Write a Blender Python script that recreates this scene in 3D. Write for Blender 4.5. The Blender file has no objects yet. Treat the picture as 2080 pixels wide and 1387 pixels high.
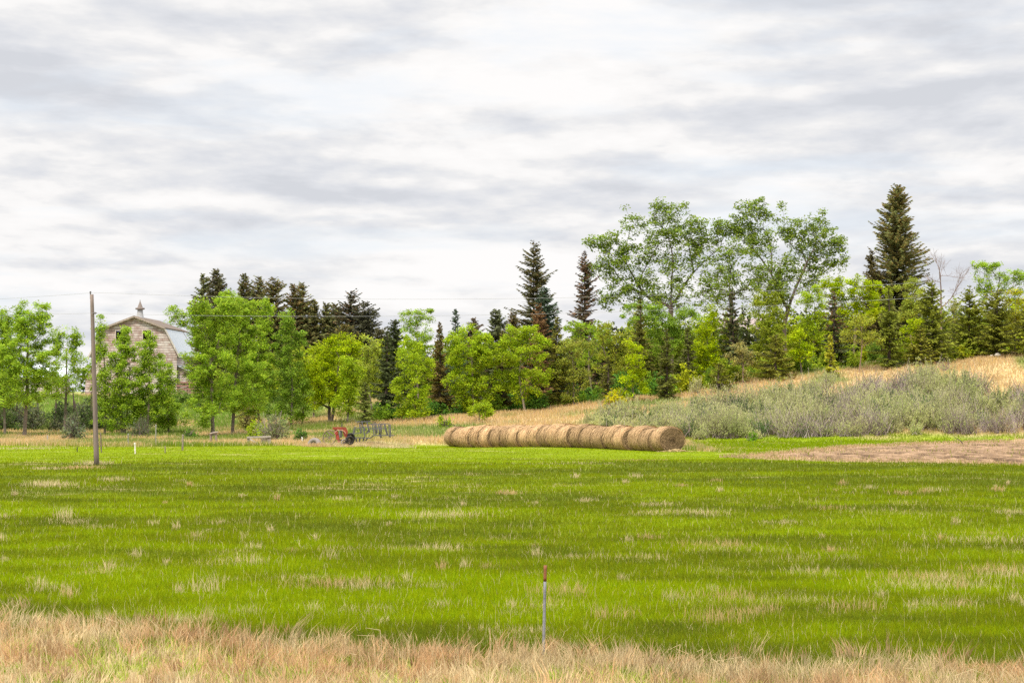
import bpy, math, random
import numpy as np
from mathutils import Vector, Matrix

# ------------------------------------------------------------------ camera, sky, sun, exposure
SC = bpy.context.scene
COL = SC.collection
FPX = 4911.0            # focal length in pixels of the 2080 px wide photograph (85 mm)
HC = 3.9                # camera height above the field
HOR = 795.0             # horizon row in the photograph

cam_d = bpy.data.cameras.new("camera")
cam = bpy.data.objects.new("camera", cam_d)
COL.objects.link(cam)
cam_d.lens = 85.0
cam_d.sensor_width = 36.0
cam_d.clip_end = 20000
cam.location = (0, 0, HC)
cam.rotation_euler = (math.radians(90) + math.atan((HOR - 693.5) / FPX), 0, 0)
SC.camera = cam

SUN_EL, SUN_AZ = math.radians(56), math.radians(205)     # azimuth measured from +Y clockwise (behind the camera, left)
SKY_DRIFT = (3.1, 7.7)
world = bpy.data.worlds.new("World")
SC.world = world
world.use_nodes = True
wn, wl = world.node_tree.nodes, world.node_tree.links
wn.clear()


def N(nodes, t, **kw):
    n = nodes.new(t)
    for k, v in kw.items():
        setattr(n, k, v)
    return n


def ramp(nodes, stops, interp='LINEAR'):
    r = nodes.new('ShaderNodeValToRGB')
    r.color_ramp.interpolation = interp
    e = r.color_ramp.elements
    while len(e) < len(stops):
        e.new(0.5)
    for i, (p, c) in enumerate(stops):
        e[i].position = p
        e[i].color = (c[0], c[1], c[2], 1) if not isinstance(c, (int, float)) else (c, c, c, 1)
    return r


def mth(nodes, links, op, a, b=None, c=None, clamp=False):
    n = nodes.new('ShaderNodeMath')
    n.operation = op
    n.use_clamp = clamp
    for i, v in enumerate((a, b, c)):
        if v is None:
            continue
        if isinstance(v, (int, float)):
            n.inputs[i].default_value = v
        else:
            links.new(v, n.inputs[i])
    return n.outputs[0]


def build_world():
    out = N(wn, 'ShaderNodeOutputWorld')
    bg = N(wn, 'ShaderNodeBackground')
    bg.inputs['Strength'].default_value = 0.1
    wl.new(bg.outputs[0], out.inputs[0])
    sky = N(wn, 'ShaderNodeTexSky')
    sky.sky_type = 'NISHITA'
    sky.sun_disc = False
    sky.sun_elevation = SUN_EL
    sky.sun_rotation = SUN_AZ
    tc = N(wn, 'ShaderNodeTexCoord')
    sep = N(wn, 'ShaderNodeSeparateXYZ')
    wl.new(tc.outputs['Generated'], sep.inputs[0])
    z = mth(wn, wl, 'MAXIMUM', sep.outputs['Z'], 0.0)
    # cloud deck: clouds overlap towards the horizon, so height is taken on a logarithmic scale
    zz = mth(wn, wl, 'ADD', z, 0.22)
    u = mth(wn, wl, 'ADD', mth(wn, wl, 'DIVIDE', sep.outputs['X'], zz), SKY_DRIFT[0])
    w_ = mth(wn, wl, 'DIVIDE', sep.outputs['Y'], zz)
    v = mth(wn, wl, 'ADD', mth(wn, wl, 'MULTIPLY', mth(wn, wl, 'LOGARITHM', mth(wn, wl, 'ADD', z, 0.075), math.e), 3.5), SKY_DRIFT[1])
    cmb = N(wn, 'ShaderNodeCombineXYZ')
    wl.new(u, cmb.inputs[0])
    wl.new(v, cmb.inputs[1])
    wl.new(mth(wn, wl, 'MULTIPLY', w_, 0.3), cmb.inputs[2])

    def noise(scale, detail, rough, dist=0.0, off=0.0, sx=1.0, dv=0.0):
        mp = N(wn, 'ShaderNodeMapping')
        mp.inputs['Location'].default_value = (off, off * 0.7 + dv, off * 0.3)
        mp.inputs['Scale'].default_value = (sx, 1, 1)
        wl.new(cmb.outputs[0], mp.inputs[0])
        n = N(wn, 'ShaderNodeTexNoise')
        n.inputs['Scale'].default_value = scale
        n.inputs['Detail'].default_value = detail
        n.inputs['Roughness'].default_value = rough
        n.inputs['Distortion'].default_value = dist
        wl.new(mp.outputs[0], n.inputs['Vector'])
        return n.outputs['Fac']
    big = noise(0.9, 3, 0.5, 0.2, 0.0, 0.8)
    mid = noise(1.25, 10, 0.52, 0.10, 11.3, 1.9)
    mid2 = noise(1.25, 10, 0.52, 0.10, 11.3, 1.9, 0.12)       # the same clouds a little higher: lit tops, grey undersides
    fine = noise(4.5, 8, 0.62, 0.15, 4.7, 2.0)
    emb = mth(wn, wl, 'SUBTRACT', mid, mid2)
    s = mth(wn, wl, 'ADD', mth(wn, wl, 'MULTIPLY', big, 0.40), mth(wn, wl, 'MULTIPLY', mid, 0.46))
    s = mth(wn, wl, 'ADD', s, mth(wn, wl, 'MULTIPLY', fine, 0.16))
    s = mth(wn, wl, 'ADD', s, mth(wn, wl, 'MULTIPLY', emb, 0.85))
    cl = ramp(wn, [(0.38, (4.15, 4.27, 4.55)), (0.44, (4.65, 4.74, 4.98)), (0.50, (5.3, 5.29, 5.34)), (0.54, (5.85, 5.77, 5.72)), (0.60, (6.15, 6.06, 6.0))])
    wl.new(s, cl.inputs[0])
    # an overcast sky is about three times brighter overhead than at the horizon
    lift = mth(wn, wl, 'ADD', 1.0, mth(wn, wl, 'MULTIPLY', mth(wn, wl, 'MAXIMUM', mth(wn, wl, 'SUBTRACT', z, 0.16), 0.0), 2.8))
    vm = N(wn, 'ShaderNodeVectorMath', operation='SCALE')
    wl.new(cl.outputs[0], vm.inputs[0])
    wl.new(lift, vm.inputs['Scale'])
    # thin places where a little blue shows
    gap = noise(1.6, 6, 0.6, 0.3, 23.1, 1.0)
    g = ramp(wn, [(0.36, 0.55), (0.50, 0.0)])
    wl.new(gap, g.inputs[0])
    skyv = N(wn, 'ShaderNodeVectorMath', operation='MULTIPLY')
    skyv.inputs[1].default_value = (0.10, 0.10, 0.10)
    wl.new(sky.outputs[0], skyv.inputs[0])
    blue = N(wn, 'ShaderNodeVectorMath', operation='ADD')
    blue.inputs[1].default_value = (4.5, 4.85, 5.3)       # thin veil of cloud over the blue
    wl.new(skyv.outputs[0], blue.inputs[0])
    mx = N(wn, 'ShaderNodeMix', data_type='RGBA')
    wl.new(g.outputs[0], mx.inputs['Factor'])
    wl.new(vm.outputs[0], mx.inputs['A'])
    wl.new(blue.outputs[0], mx.inputs['B'])
    wl.new(mx.outputs['Result'], bg.inputs['Color'])


build_world()

sun_d = bpy.data.lights.new("sun", 'SUN')
sun_d.energy = 2.7
sun_d.angle = math.radians(6)
sun_d.color = (1.0, 0.91, 0.74)
sun = bpy.data.objects.new("sun", sun_d)
COL.objects.link(sun)
sv = Vector((math.sin(SUN_AZ) * math.cos(SUN_EL), math.cos(SUN_AZ) * math.cos(SUN_EL), math.sin(SUN_EL)))
sun.rotation_euler = sv.to_track_quat('Z', 'Y').to_euler()
sun.location = (0, 0, 60)

SC.view_settings.view_transform = 'Standard'
SC.view_settings.look = 'None'
SC.view_settings.gamma = 1.0
SC.view_settings.use_curve_mapping = False
SC.view_settings.exposure = 0.70
SC.cycles.max_bounces = 8
SC.cycles.diffuse_bounces = 6
SC.cycles.glossy_bounces = 2
SC.cycles.transmission_bounces = 4
SC.cycles.use_denoising = False
SC.render.film_transparent = False

# ------------------------------------------------------------------ helpers
RNG = np.random.default_rng(7)


def px2w(px, py, d):
    """A pixel of the photograph at distance d, as a place in the world."""
    return np.array([(px - 1040.0) / FPX * d, d, HC + (HOR - py) / FPX * d])


def _hash(ix, iy, seed):
    h = (ix.astype(np.int64) * 374761393 + iy.astype(np.int64) * 668265263 + seed * 1442695041) & 0x7fffffff
    h = ((h ^ (h >> 13)) * 1274126177) & 0x7fffffff
    return ((h ^ (h >> 16)) & 0xffff) / 65535.0


def vnoise(x, y, seed=0):
    x = np.asarray(x, float)
    y = np.asarray(y, float)
    ix, iy = np.floor(x), np.floor(y)
    fx, fy = x - ix, y - iy
    fx, fy = fx * fx * (3 - 2 * fx), fy * fy * (3 - 2 * fy)
    a, b = _hash(ix, iy, seed), _hash(ix + 1, iy, seed)
    c, d = _hash(ix, iy + 1, seed), _hash(ix + 1, iy + 1, seed)
    return (a * (1 - fx) + b * fx) * (1 - fy) + (c * (1 - fx) + d * fx) * fy


def fbm(x, y, seed=0, octv=4, rough=0.5):
    t, a, n = 0.0, 1.0, 0.0
    for o in range(octv):
        t = t + a * vnoise(np.asarray(x) * 2 ** o, np.asarray(y) * 2 ** o, seed + o * 17)
        n += a
        a *= rough
    return t / n


def sstep(a, b, x):
    t = np.clip((np.asarray(x, float) - a) / (b - a), 0, 1)
    return t * t * (3 - 2 * t)


def lerp(a, b, t):
    t = np.asarray(t)[..., None]
    return np.asarray(a) * (1 - t) + np.asarray(b) * t


class MB:
    """Collects polygons with a colour per vertex; build() links them as one mesh object."""

    def __init__(self):
        self.v, self.c, self.loops, self.sizes, self.n = [], [], [], [], 0

    def add(self, verts, faces, col):
        """verts (n,3); faces (m,k) indices; col (3,) or (n,3)"""
        verts = np.asarray(verts, float).reshape(-1, 3)
        faces = np.asarray(faces, int)
        col = np.asarray(col, float)
        if col.ndim == 1:
            col = np.tile(col, (len(verts), 1))
        self.v.append(verts)
        self.c.append(col)
        self.loops.append((faces + self.n).ravel())
        self.sizes.append(np.full(len(faces), faces.shape[1]))
        self.n += len(verts)

    def cards(self, c, u, v, col):
        """diamond shaped leaves: centre c, half axes u and v"""
        n = len(c)
        vv = np.stack([c - u, c - 0.15 * u + v, c + u, c - 0.15 * u - v], 1).reshape(-1, 3)
        f = np.arange(n * 4).reshape(n, 4)
        self.add(vv, f, np.repeat(np.asarray(col, float).reshape(n, 3), 4, 0))

    def blades(self, p, d, h, w, bend, col, tipcol=None):
        """grass blades: root p, sideways unit d (n,3), height h, width w, bend (n,3) tip offset"""
        n = len(p)
        up = np.zeros((n, 3))
        up[:, 2] = 1
        h_, w_ = h[:, None], w[:, None]
        m = p + up * h_ * 0.55 + bend * 0.3
        t = p + up * h_ + bend
        vv = np.stack([p - d * w_ * .5, p + d * w_ * .5, m + d * w_ * .42, m - d * w_ * .42, t], 1).reshape(-1, 3)
        b = np.arange(n)[:, None] * 5
        cc = np.repeat(col[:, None, :], 5, 1)
        if tipcol is not None:
            cc[:, 4] = tipcol
        base = self.n
        self.add(vv, b + np.array([[0, 1, 2, 3]]), cc.reshape(-1, 3))
        self.loops.append((b + np.array([[3, 2, 4]]) + base).ravel())
        self.sizes.append(np.full(n, 3))

    def segs(self, a, b, ra, rb, col, k=5):
        """tapered limbs from points a to b"""
        a, b = np.asarray(a, float).reshape(-1, 3), np.asarray(b, float).reshape(-1, 3)
        n = len(a)
        ra, rb = np.broadcast_to(ra, (n,)), np.broadcast_to(rb, (n,))
        t = b - a
        L = np.linalg.norm(t, axis=1, keepdims=True)
        t = t / np.maximum(L, 1e-9)
        ref = np.where(np.abs(t[:, 2:3]) > 0.9, np.array([[1., 0, 0]]), np.array([[0, 0, 1.]]))
        x = np.cross(t, ref)
        x /= np.maximum(np.linalg.norm(x, axis=1, keepdims=True), 1e-9)
        y = np.cross(t, x)
        ang = np.arange(k) * 2 * math.pi / k
        ring = x[:, None, :] * np.cos(ang)[None, :, None] + y[:, None, :] * np.sin(ang)[None, :, None]
        va = a[:, None, :] + ring * ra[:, None, None]
        vb = b[:, None, :] + ring * rb[:, None, None]
        vv = np.concatenate([va, vb], 1).reshape(-1, 3)
        i = np.arange(k)
        q = np.stack([i, (i + 1) % k, k + (i + 1) % k, k + i], 1)
        f = (np.arange(n)[:, None, None] * 2 * k + q[None]).reshape(-1, 4)
        col = np.asarray(col, float)
        if col.ndim == 2:
            col = np.repeat(col, 2 * k, 0)
        self.add(vv, f, col)

    def tube(self, pts, radii, col, k=8, cap=True):
        """one continuous tube with shared rings"""
        pts = np.asarray(pts, float)
        n = len(pts)
        radii = np.broadcast_to(radii, (n,))
        t = np.gradient(pts, axis=0)
        t /= np.linalg.norm(t, axis=1, keepdims=True)
        ref = np.array([1., 0, 0]) if abs(t[:, 2]).mean() > 0.8 else np.array([0, 0, 1.])
        x = np.cross(t, ref)
        x /= np.linalg.norm(x, axis=1, keepdims=True)
        y = np.cross(t, x)
        ang = np.arange(k) * 2 * math.pi / k
        vv = (pts[:, None] + (x[:, None] * np.cos(ang)[None, :, None] + y[:, None] * np.sin(ang)[None, :, None]) * radii[:, None, None]).reshape(-1, 3)
        i = np.arange(k)
        q = np.stack([i, (i + 1) % k, k + (i + 1) % k, k + i], 1)
        f = (np.arange(n - 1)[:, None, None] * k + q[None]).reshape(-1, 4)
        base = self.n
        self.add(vv, f, col)
        if cap:
            self.loops += [np.arange(k)[::-1] + base, np.arange(k) + base + (n - 1) * k]
            self.sizes += [np.array([k]), np.array([k])]

    def box(self, c, s, col, rot=None):
        """box with slightly chamfered vertical edges left out: centre c, size s, optional 3x3 rotation"""
        c, s = np.asarray(c, float), np.asarray(s, float) / 2
        vv = np.array([[x, y, z] for z in (-1, 1) for y in (-1, 1) for x in (-1, 1)]) * s
        if rot is not None:
            vv = vv @ np.asarray(rot).T
        f = [[0, 2, 3, 1], [4, 5, 7, 6], [0, 1, 5, 4], [2, 6, 7, 3], [0, 4, 6, 2], [1, 3, 7, 5]]
        self.add(vv + c, f, col)

    def bar(self, a, b, w, h, col):
        """square bar from a to b"""
        a, b = np.asarray(a, float), np.asarray(b, float)
        t = b - a
        L = np.linalg.norm(t)
        t = t / L
        ref = np.array([0, 1., 0]) if abs(t[1]) < 0.9 else np.array([0, 0, 1.])
        x = np.cross(ref, t)
        x /= np.linalg.norm(x)
        y = np.cross(t, x)
        self.box((a + b) / 2, (w, h, L), col, np.stack([x, y, t], 1))

    def build(self, name, mat, parent=None, smooth=False):
        me = bpy.data.meshes.new(name)
        v = np.concatenate(self.v)
        c = np.concatenate(self.c)
        loops = np.concatenate(self.loops).astype(np.int32)
        sizes = np.concatenate(self.sizes).astype(np.int32)
        me.vertices.add(len(v))
        off = np.zeros(3)
        if parent is not None:
            p = parent
            while p is not None:
                off = off + np.array(p.location)
                p = p.parent
        me.vertices.foreach_set('co', (v - off).astype(np.float32).ravel())
        me.loops.add(len(loops))
        me.loops.foreach_set('vertex_index', loops)
        me.polygons.add(len(sizes))
        st = np.concatenate([[0], np.cumsum(sizes)[:-1]]).astype(np.int32)
        me.polygons.foreach_set('loop_start', st)
        me.polygons.foreach_set('loop_total', sizes)
        me.update(calc_edges=True)
        me.polygons.foreach_set('use_smooth', np.full(len(sizes), bool(smooth)))
        at = me.color_attributes.new('Col', 'FLOAT_COLOR', 'POINT')
        at.data.foreach_set('color', np.concatenate([c, np.ones((len(c), 1))], 1).astype(np.float32).ravel())
        me.materials.append(mat)
        o = bpy.data.objects.new(name, me)
        COL.objects.link(o)
        if parent is not None:
            o.parent = parent
        return o


def tag(o, label=None, cat=None, group=None, kind=None):
    if label:
        o['label'] = label
    if cat:
        o['category'] = cat
    if group:
        o['group'] = group
    if kind:
        o['kind'] = kind
    return o


def thing(name, loc, label, cat, group=None):
    o = bpy.data.objects.new(name, None)
    o.empty_display_size = 0.3
    o.location = tuple(float(q) for q in loc)
    COL.objects.link(o)
    return tag(o, label, cat, group)


# ------------------------------------------------------------------ materials
def mat_base(name):
    m = bpy.data.materials.new(name)
    m.use_nodes = True
    nt = m.node_tree
    nt.nodes.clear()
    out = nt.nodes.new('ShaderNodeOutputMaterial')
    return m, nt.nodes, nt.links, out


def mat_attr(name, rough=0.7, trans=0.0, var=0.15, nscale=3.0, spec=0.2, bump=0.0, bscale=20.0, stretch=(1, 1, 1), metal=0.0):
    """colour comes from the mesh's own colour attribute, broken up by noise"""
    m, nd, lk, out = mat_base(name)
    at = N(nd, 'ShaderNodeAttribute', attribute_name='Col')
    tc = N(nd, 'ShaderNodeTexCoord')
    mp = N(nd, 'ShaderNodeMapping')
    mp.inputs['Scale'].default_value = stretch
    lk.new(tc.outputs['Object'], mp.inputs[0])
    ns = N(nd, 'ShaderNodeTexNoise')
    ns.inputs['Scale'].default_value = nscale
    ns.inputs['Detail'].default_value = 5
    lk.new(mp.outputs[0], ns.inputs['Vector'])
    f = mth(nd, lk, 'ADD', mth(nd, lk, 'MULTIPLY', mth(nd, lk, 'SUBTRACT', ns.outputs['Fac'], 0.5), var * 4), 1.0)
    f = mth(nd, lk, 'MAXIMUM', f, 0.15)
    vm = N(nd, 'ShaderNodeVectorMath', operation='SCALE')
    lk.new(at.outputs['Color'], vm.inputs[0])
    lk.new(f, vm.inputs['Scale'])
    bs = N(nd, 'ShaderNodeBsdfPrincipled')
    lk.new(vm.outputs[0], bs.inputs['Base Color'])
    bs.inputs['Roughness'].default_value = rough
    bs.inputs['Specular IOR Level'].default_value = spec
    bs.inputs['Metallic'].default_value = metal
    if bump > 0:
        n2 = N(nd, 'ShaderNodeTexNoise')
        n2.inputs['Scale'].default_value = bscale
        n2.inputs['Detail'].default_value = 4
        lk.new(mp.outputs[0], n2.inputs['Vector'])
        b = N(nd, 'ShaderNodeBump')
        b.inputs['Strength'].default_value = bump
        b.inputs['Distance'].default_value = 0.05
        lk.new(n2.outputs['Fac'], b.inputs['Height'])
        lk.new(b.outputs[0], bs.inputs['Normal'])
    if trans > 0:
        tr = N(nd, 'ShaderNodeBsdfTranslucent')
        lk.new(vm.outputs[0], tr.inputs['Color'])
        mx = N(nd, 'ShaderNodeMixShader')
        mx.inputs[0].default_value = trans
        lk.new(bs.outputs[0], mx.inputs[1])
        lk.new(tr.outputs[0], mx.inputs[2])
        lk.new(mx.outputs[0], out.inputs[0])
    else:
        lk.new(bs.outputs[0], out.inputs[0])
    return m


M_LEAF = mat_attr('leaf', 0.75, 0.5, 0.13, 0.8, 0.08)
M_NEEDLE = mat_attr('needle', 0.8, 0.2, 0.14, 1.2, 0.06)
M_BARK = mat_attr('bark', 0.9, 0, 0.25, 6.0, 0.1, 0.4, 14, (1, 1, 0.25))
M_GRASS = mat_attr('grass_blade', 0.85, 0.40, 0.10, 0.5, 0.03)
M_GROUND = mat_attr('ground', 0.95, 0, 0.2, 1.6, 0.05, 0.5, 5.0)
M_SOIL = mat_attr('ploughed_soil', 0.95, 0, 0.3, 2.2, 0.05, 0.8, 6.0)
M_HAY = mat_attr('hay', 0.9, 0, 0.13, 5.0, 0.05, 0.5, 12.0, (1.6, 0.3, 0.3))
M_WOOD = mat_attr('weathered_wood', 0.85, 0, 0.25, 8.0, 0.1, 0.4, 25.0, (1, 1, 0.12))
M_METAL = mat_attr('weathered_metal', 0.7, 0, 0.30, 7.0, 0.4, 0.2, 30.0)
M_RUBBER = mat_attr('old_rubber', 0.8, 0, 0.2, 9.0, 0.15, 0.3, 30.0)
M_WIRE = mat_attr('wire', 0.5, 0, 0.05, 1.0, 0.3)


# ------------------------------------------------------------------ terrain
HX = [-400, -60, -45, -20, -8.3, 1.75, 15.8, 22, 29, 38, 46, 80, 400]
HZ = [0.0, 0.0, 0.05, 0.45, 1.3, 2.15, 3.75, 4.85, 5.9, 6.6, 7.3, 9.0, 9.0]


def terrain(x, y):
    x, y = np.asarray(x, float), np.asarray(y, float)
    h = np.interp(x, HX, HZ)
    y0 = np.interp(x, [-60, -10, 5, 20, 45, 90], [190, 186, 186, 187, 188, 185])
    y1 = np.interp(x, [-60, -10, 5, 20, 45, 90], [214, 212, 214, 217, 224, 230])
    t = np.clip((y - y0) / (y1 - y0), 0, 1)
    z = h * (0.45 * t + 0.55 * t * t * (3 - 2 * t))
    z = z + sstep(-2, -16, x) * 3.3 * sstep(203, 262, y)
    dip = np.exp(-((x + 4) / 9) ** 2 - ((y - 181) / 9) ** 2)
    z = z - 0.3 * dip
    z = z + (fbm(x / 11 + 40, y / 11, 5, 3) - 0.5) * 0.22 * sstep(20, 60, y) * sstep(240, 150, y)
    z = z + (fbm(x / 5, y / 5, 9, 3) - 0.5) * 0.5 * sstep(190, 205, y)
    return z


def base_at(px, d):
    x = (px - 1040.0) / FPX * d
    return np.array([x, d, float(terrain(x, d))])


GR_BRIGHT = np.array([0.210, 0.290, 0.002])
GR_MID = np.array([0.160, 0.208, 0.004])
GR_DARK = np.array([0.112, 0.146, 0.009])
TAN = np.array([0.50, 0.385, 0.20])
TAN_PALE = np.array([0.70, 0.58, 0.36])
TAN_RED = np.array([0.54, 0.33, 0.17])


def verge_edge(x):
    """far edge (distance) of the dry grass verge in front"""
    return np.interp(x, [-14, -8.3, -2.5, 0.4, 7, 12], [41, 39.3, 35.6, 34.3, 32.4, 31.5]) + (fbm(x / 1.3, x * 0 + 3.3, 77, 3) - 0.5) * 2.4


def field_edge(x):
    """far edge of the green field"""
    return np.interp(x, [-60, -40, -26, -17, -12, -7, 6, 12, 15, 60], [172, 173, 171, 176, 188, 189, 178, 163, 150, 150]) + (fbm(x / 4, x * 0 + 1.7, 31, 3) - 0.5) * 5


SOIL_PX = [(1500, 928), (1600, 918), (1700, 909), (1810, 903), (2080, 896), (2400, 892), (2400, 948), (2080, 943), (1850, 941), (1640, 937)]


def field_mix(x, y, seed=0):
    """green of the field by place -> (n,3) colour and dry-grass share"""
    b = fbm(x / 12 + 7, y / 6, 101, 4, 0.6)
    b2 = fbm(x / 2.6, y / 1.7, 55, 4, 0.6)
    t = np.clip((b - 0.5) * 2.0 + (b2 - 0.5) * 2.0 + 0.50, 0, 1)
    t = np.clip(t + 0.75 * sstep(126, 142, y) - 0.22 * sstep(84, 100, y) * sstep(134, 124, y) + 0.12 * sstep(62, 52, y), 0, 1)
    t = np.clip(t - 0.10 - 0.5 * np.exp(-((y - np.interp(x, [-8.3, -2.5, 0.4, 7], [41.3, 37.4, 36.0, 34.2])) / 1.3) ** 2), 0, 1)
    c = np.where((t < 0.5)[..., None], lerp(GR_DARK, GR_MID, np.clip(t * 2, 0, 1)), lerp(GR_MID, GR_BRIGHT, np.clip(t * 2 - 1, 0, 1)))
    dry = fbm(x / 2.2 + 31, y / 1.3 + 5, 201, 5, 0.66)
    dryb = fbm(x / 12 + 3, y / 10, 207, 3)
    thr = 0.70 - 0.26 * (dryb - 0.5)
    d = sstep(thr - 0.06, thr + 0.10, dry)
    return c, d, t


def ground_col(x, y):
    c, d, t = field_mix(x, y)
    c = lerp(c * 0.75, TAN * 0.8, d * 0.7)
    # beyond the field: rough pasture, tan and green
    p = fbm(x / 6, y / 4, 301, 4)
    past = lerp(np.array([0.17, 0.23, 0.04]), TAN * 0.95, sstep(0.46, 0.64, p))
    k = sstep(-1.5, 1.5, y - field_edge(x))
    c = lerp(c, past, k)
    # hill
    hill = lerp(TAN, np.array([0.49, 0.36, 0.18]), fbm(x / 5, y / 5, 401, 4))
    hill = lerp(hill, np.array([0.19, 0.24, 0.06]), sstep(0.56, 0.68, fbm(x / 7 + 9, y / 5, 411, 3)))
    k = sstep(-14, -6, x) * sstep(183, 189, y - 5 * sstep(11, 15, x))
    c = lerp(c, hill, k)
    strip = sstep(12, 16, x) * sstep(150, 156, y) * sstep(194, 189, y) * sstep(0.30, 0.42, fbm(x / 4, y / 3, 321, 3))
    c = lerp(c, GR_BRIGHT * 0.9, strip * 0.8)
    # green slope towards the barn yard
    gs = lerp(np.array([0.12, 0.20, 0.025]), np.array([0.19, 0.26, 0.05]), fbm(x / 5, y / 5, 501, 4))
    gs = lerp(gs, TAN, sstep(0.56, 0.66, fbm(x / 9 + 4, y / 7 + 2, 511, 3)))
    k = sstep(-14, -20, x) * sstep(208, 216, y)
    c = lerp(c, gs, k)
    c = lerp(c, TAN * 0.62, sstep(0.5, -0.5, y - verge_edge(x)))
    return c


def build_ground():
    def axis(lo, hi, step, far_lo, far_hi):
        a = np.arange(lo, hi + 1e-6, step)
        g = []
        q, s = 0.0, step
        while hi + q < far_hi:
            s *= 1.35
            q += s
            g.append(q)
        g2 = []
        q, s = 0.0, step
        while lo - q > far_lo:
            s *= 1.35
            q += s
            g2.append(q)
        return np.concatenate([lo - np.array(g2)[::-1], a, hi + np.array(g)])
    xs = axis(-85, 85, 0.8, -4000, 4000)
    ys = axis(22, 285, 0.8, -120, 6000)
    X, Y = np.meshgrid(xs, ys)
    Z = terrain(X, Y)
    vv = np.stack([X, Y, Z], -1).reshape(-1, 3)
    nx, ny = len(xs), len(ys)
    i = np.arange(nx - 1)[None, :] + np.arange(ny - 1)[:, None] * nx
    f = np.stack([i, i + 1, i + 1 + nx, i + nx], -1).reshape(-1, 4)
    mb = MB()
    mb.add(vv, f, ground_col(vv[:, 0], vv[:, 1]))
    tag(mb.build('ground', M_GROUND, smooth=True), kind='structure')


def inside(poly, x, y):
    r = np.zeros(len(x), bool)
    n = len(poly)
    for i in range(n):
        x1, y1 = poly[i]
        x2, y2 = poly[(i + 1) % n]
        c = ((y1 > y) != (y2 > y)) & (x < (x2 - x1) * (y - y1) / (y2 - y1 + 1e-12) + x1)
        r ^= c
    return r


def flat_pt(px, py):
    d = HC * FPX / (py - HOR)
    return ((px - 1040) / FPX * d, d)


SOIL = [flat_pt(*p) for p in SOIL_PX]


def soil_depth(x, y):
    """signed-ish distance inside the ploughed patch"""
    dmin = np.full(len(x), 1e9)
    n = len(SOIL)
    for i in range(n):
        a, b = np.array(SOIL[i]), np.array(SOIL[(i + 1) % n])
        ab = b - a
        t = np.clip(((x - a[0]) * ab[0] + (y - a[1]) * ab[1]) / (ab @ ab), 0, 1)
        dmin = np.minimum(dmin, np.hypot(x - a[0] - t * ab[0], y - a[1] - t * ab[1]))
    return np.where(inside(SOIL, x, y), dmin, -dmin)


def build_soil():
    xs = np.arange(10, 66, 0.22)
    ys = np.arange(122, 204, 0.30)
    X, Y = np.meshgrid(xs, ys)
    x, y = X.ravel(), Y.ravel()
    s = soil_depth(x, y) + (fbm(x / 3, y / 3, 71, 3) - 0.5) * 3
    clod = fbm(x / 0.8, y / 1.8, 61, 3, 0.8)
    z = terrain(x, y) + np.where(s > 0, 0.03 + 0.14 * sstep(0, 9, s) * (0.6 + 0.8 * fbm(x / 6, y / 6, 64, 2)) + (clod - 0.45) * 0.26 * sstep(0, 2.5, s), -0.1 + 0.0 * s)
    brown = lerp(np.array([0.075, 0.046, 0.028]), np.array([0.30, 0.20, 0.125]), np.clip((clod - .34) * 3.0, 0, 1))
    straw = lerp(np.array([0.34, 0.23, 0.13]), np.array([0.46, 0.33, 0.20]), fbm(x / 1.1, y / 1.4, 67, 3))
    k = sstep(0.8, 2.6, s + (fbm(x / 4, y / 4, 69, 3) - 0.5) * 5 + (clod - 0.5) * 3)
    c = lerp(straw, brown, k)
    nx, ny = len(xs), len(ys)
    i = np.arange(nx - 1)[None, :] + np.arange(ny - 1)[:, None] * nx
    f = np.stack([i, i + 1, i + 1 + nx, i + nx], -1).reshape(-1, 4)
    keep = (s[f] > -0.6).all(1)
    mb = MB()
    mb.add(np.stack([x, y, z], 1), f[keep], c)
    tag(mb.build('ploughed_soil', M_SOIL), kind='structure')


build_ground()
build_soil()


# ------------------------------------------------------------------ grasses
def side(n, rng):
    a = rng.uniform(-0.9, 0.9, n)
    return np.stack([np.cos(a), np.sin(a), 0 * a], 1)


def bends(n, rng, amt):
    a = rng.uniform(0, 2 * math.pi, n)
    r = amt * rng.uniform(0.2, 1, n)
    return np.stack([np.cos(a) * r, np.sin(a) * r, -0.15 * r], 1)


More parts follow.
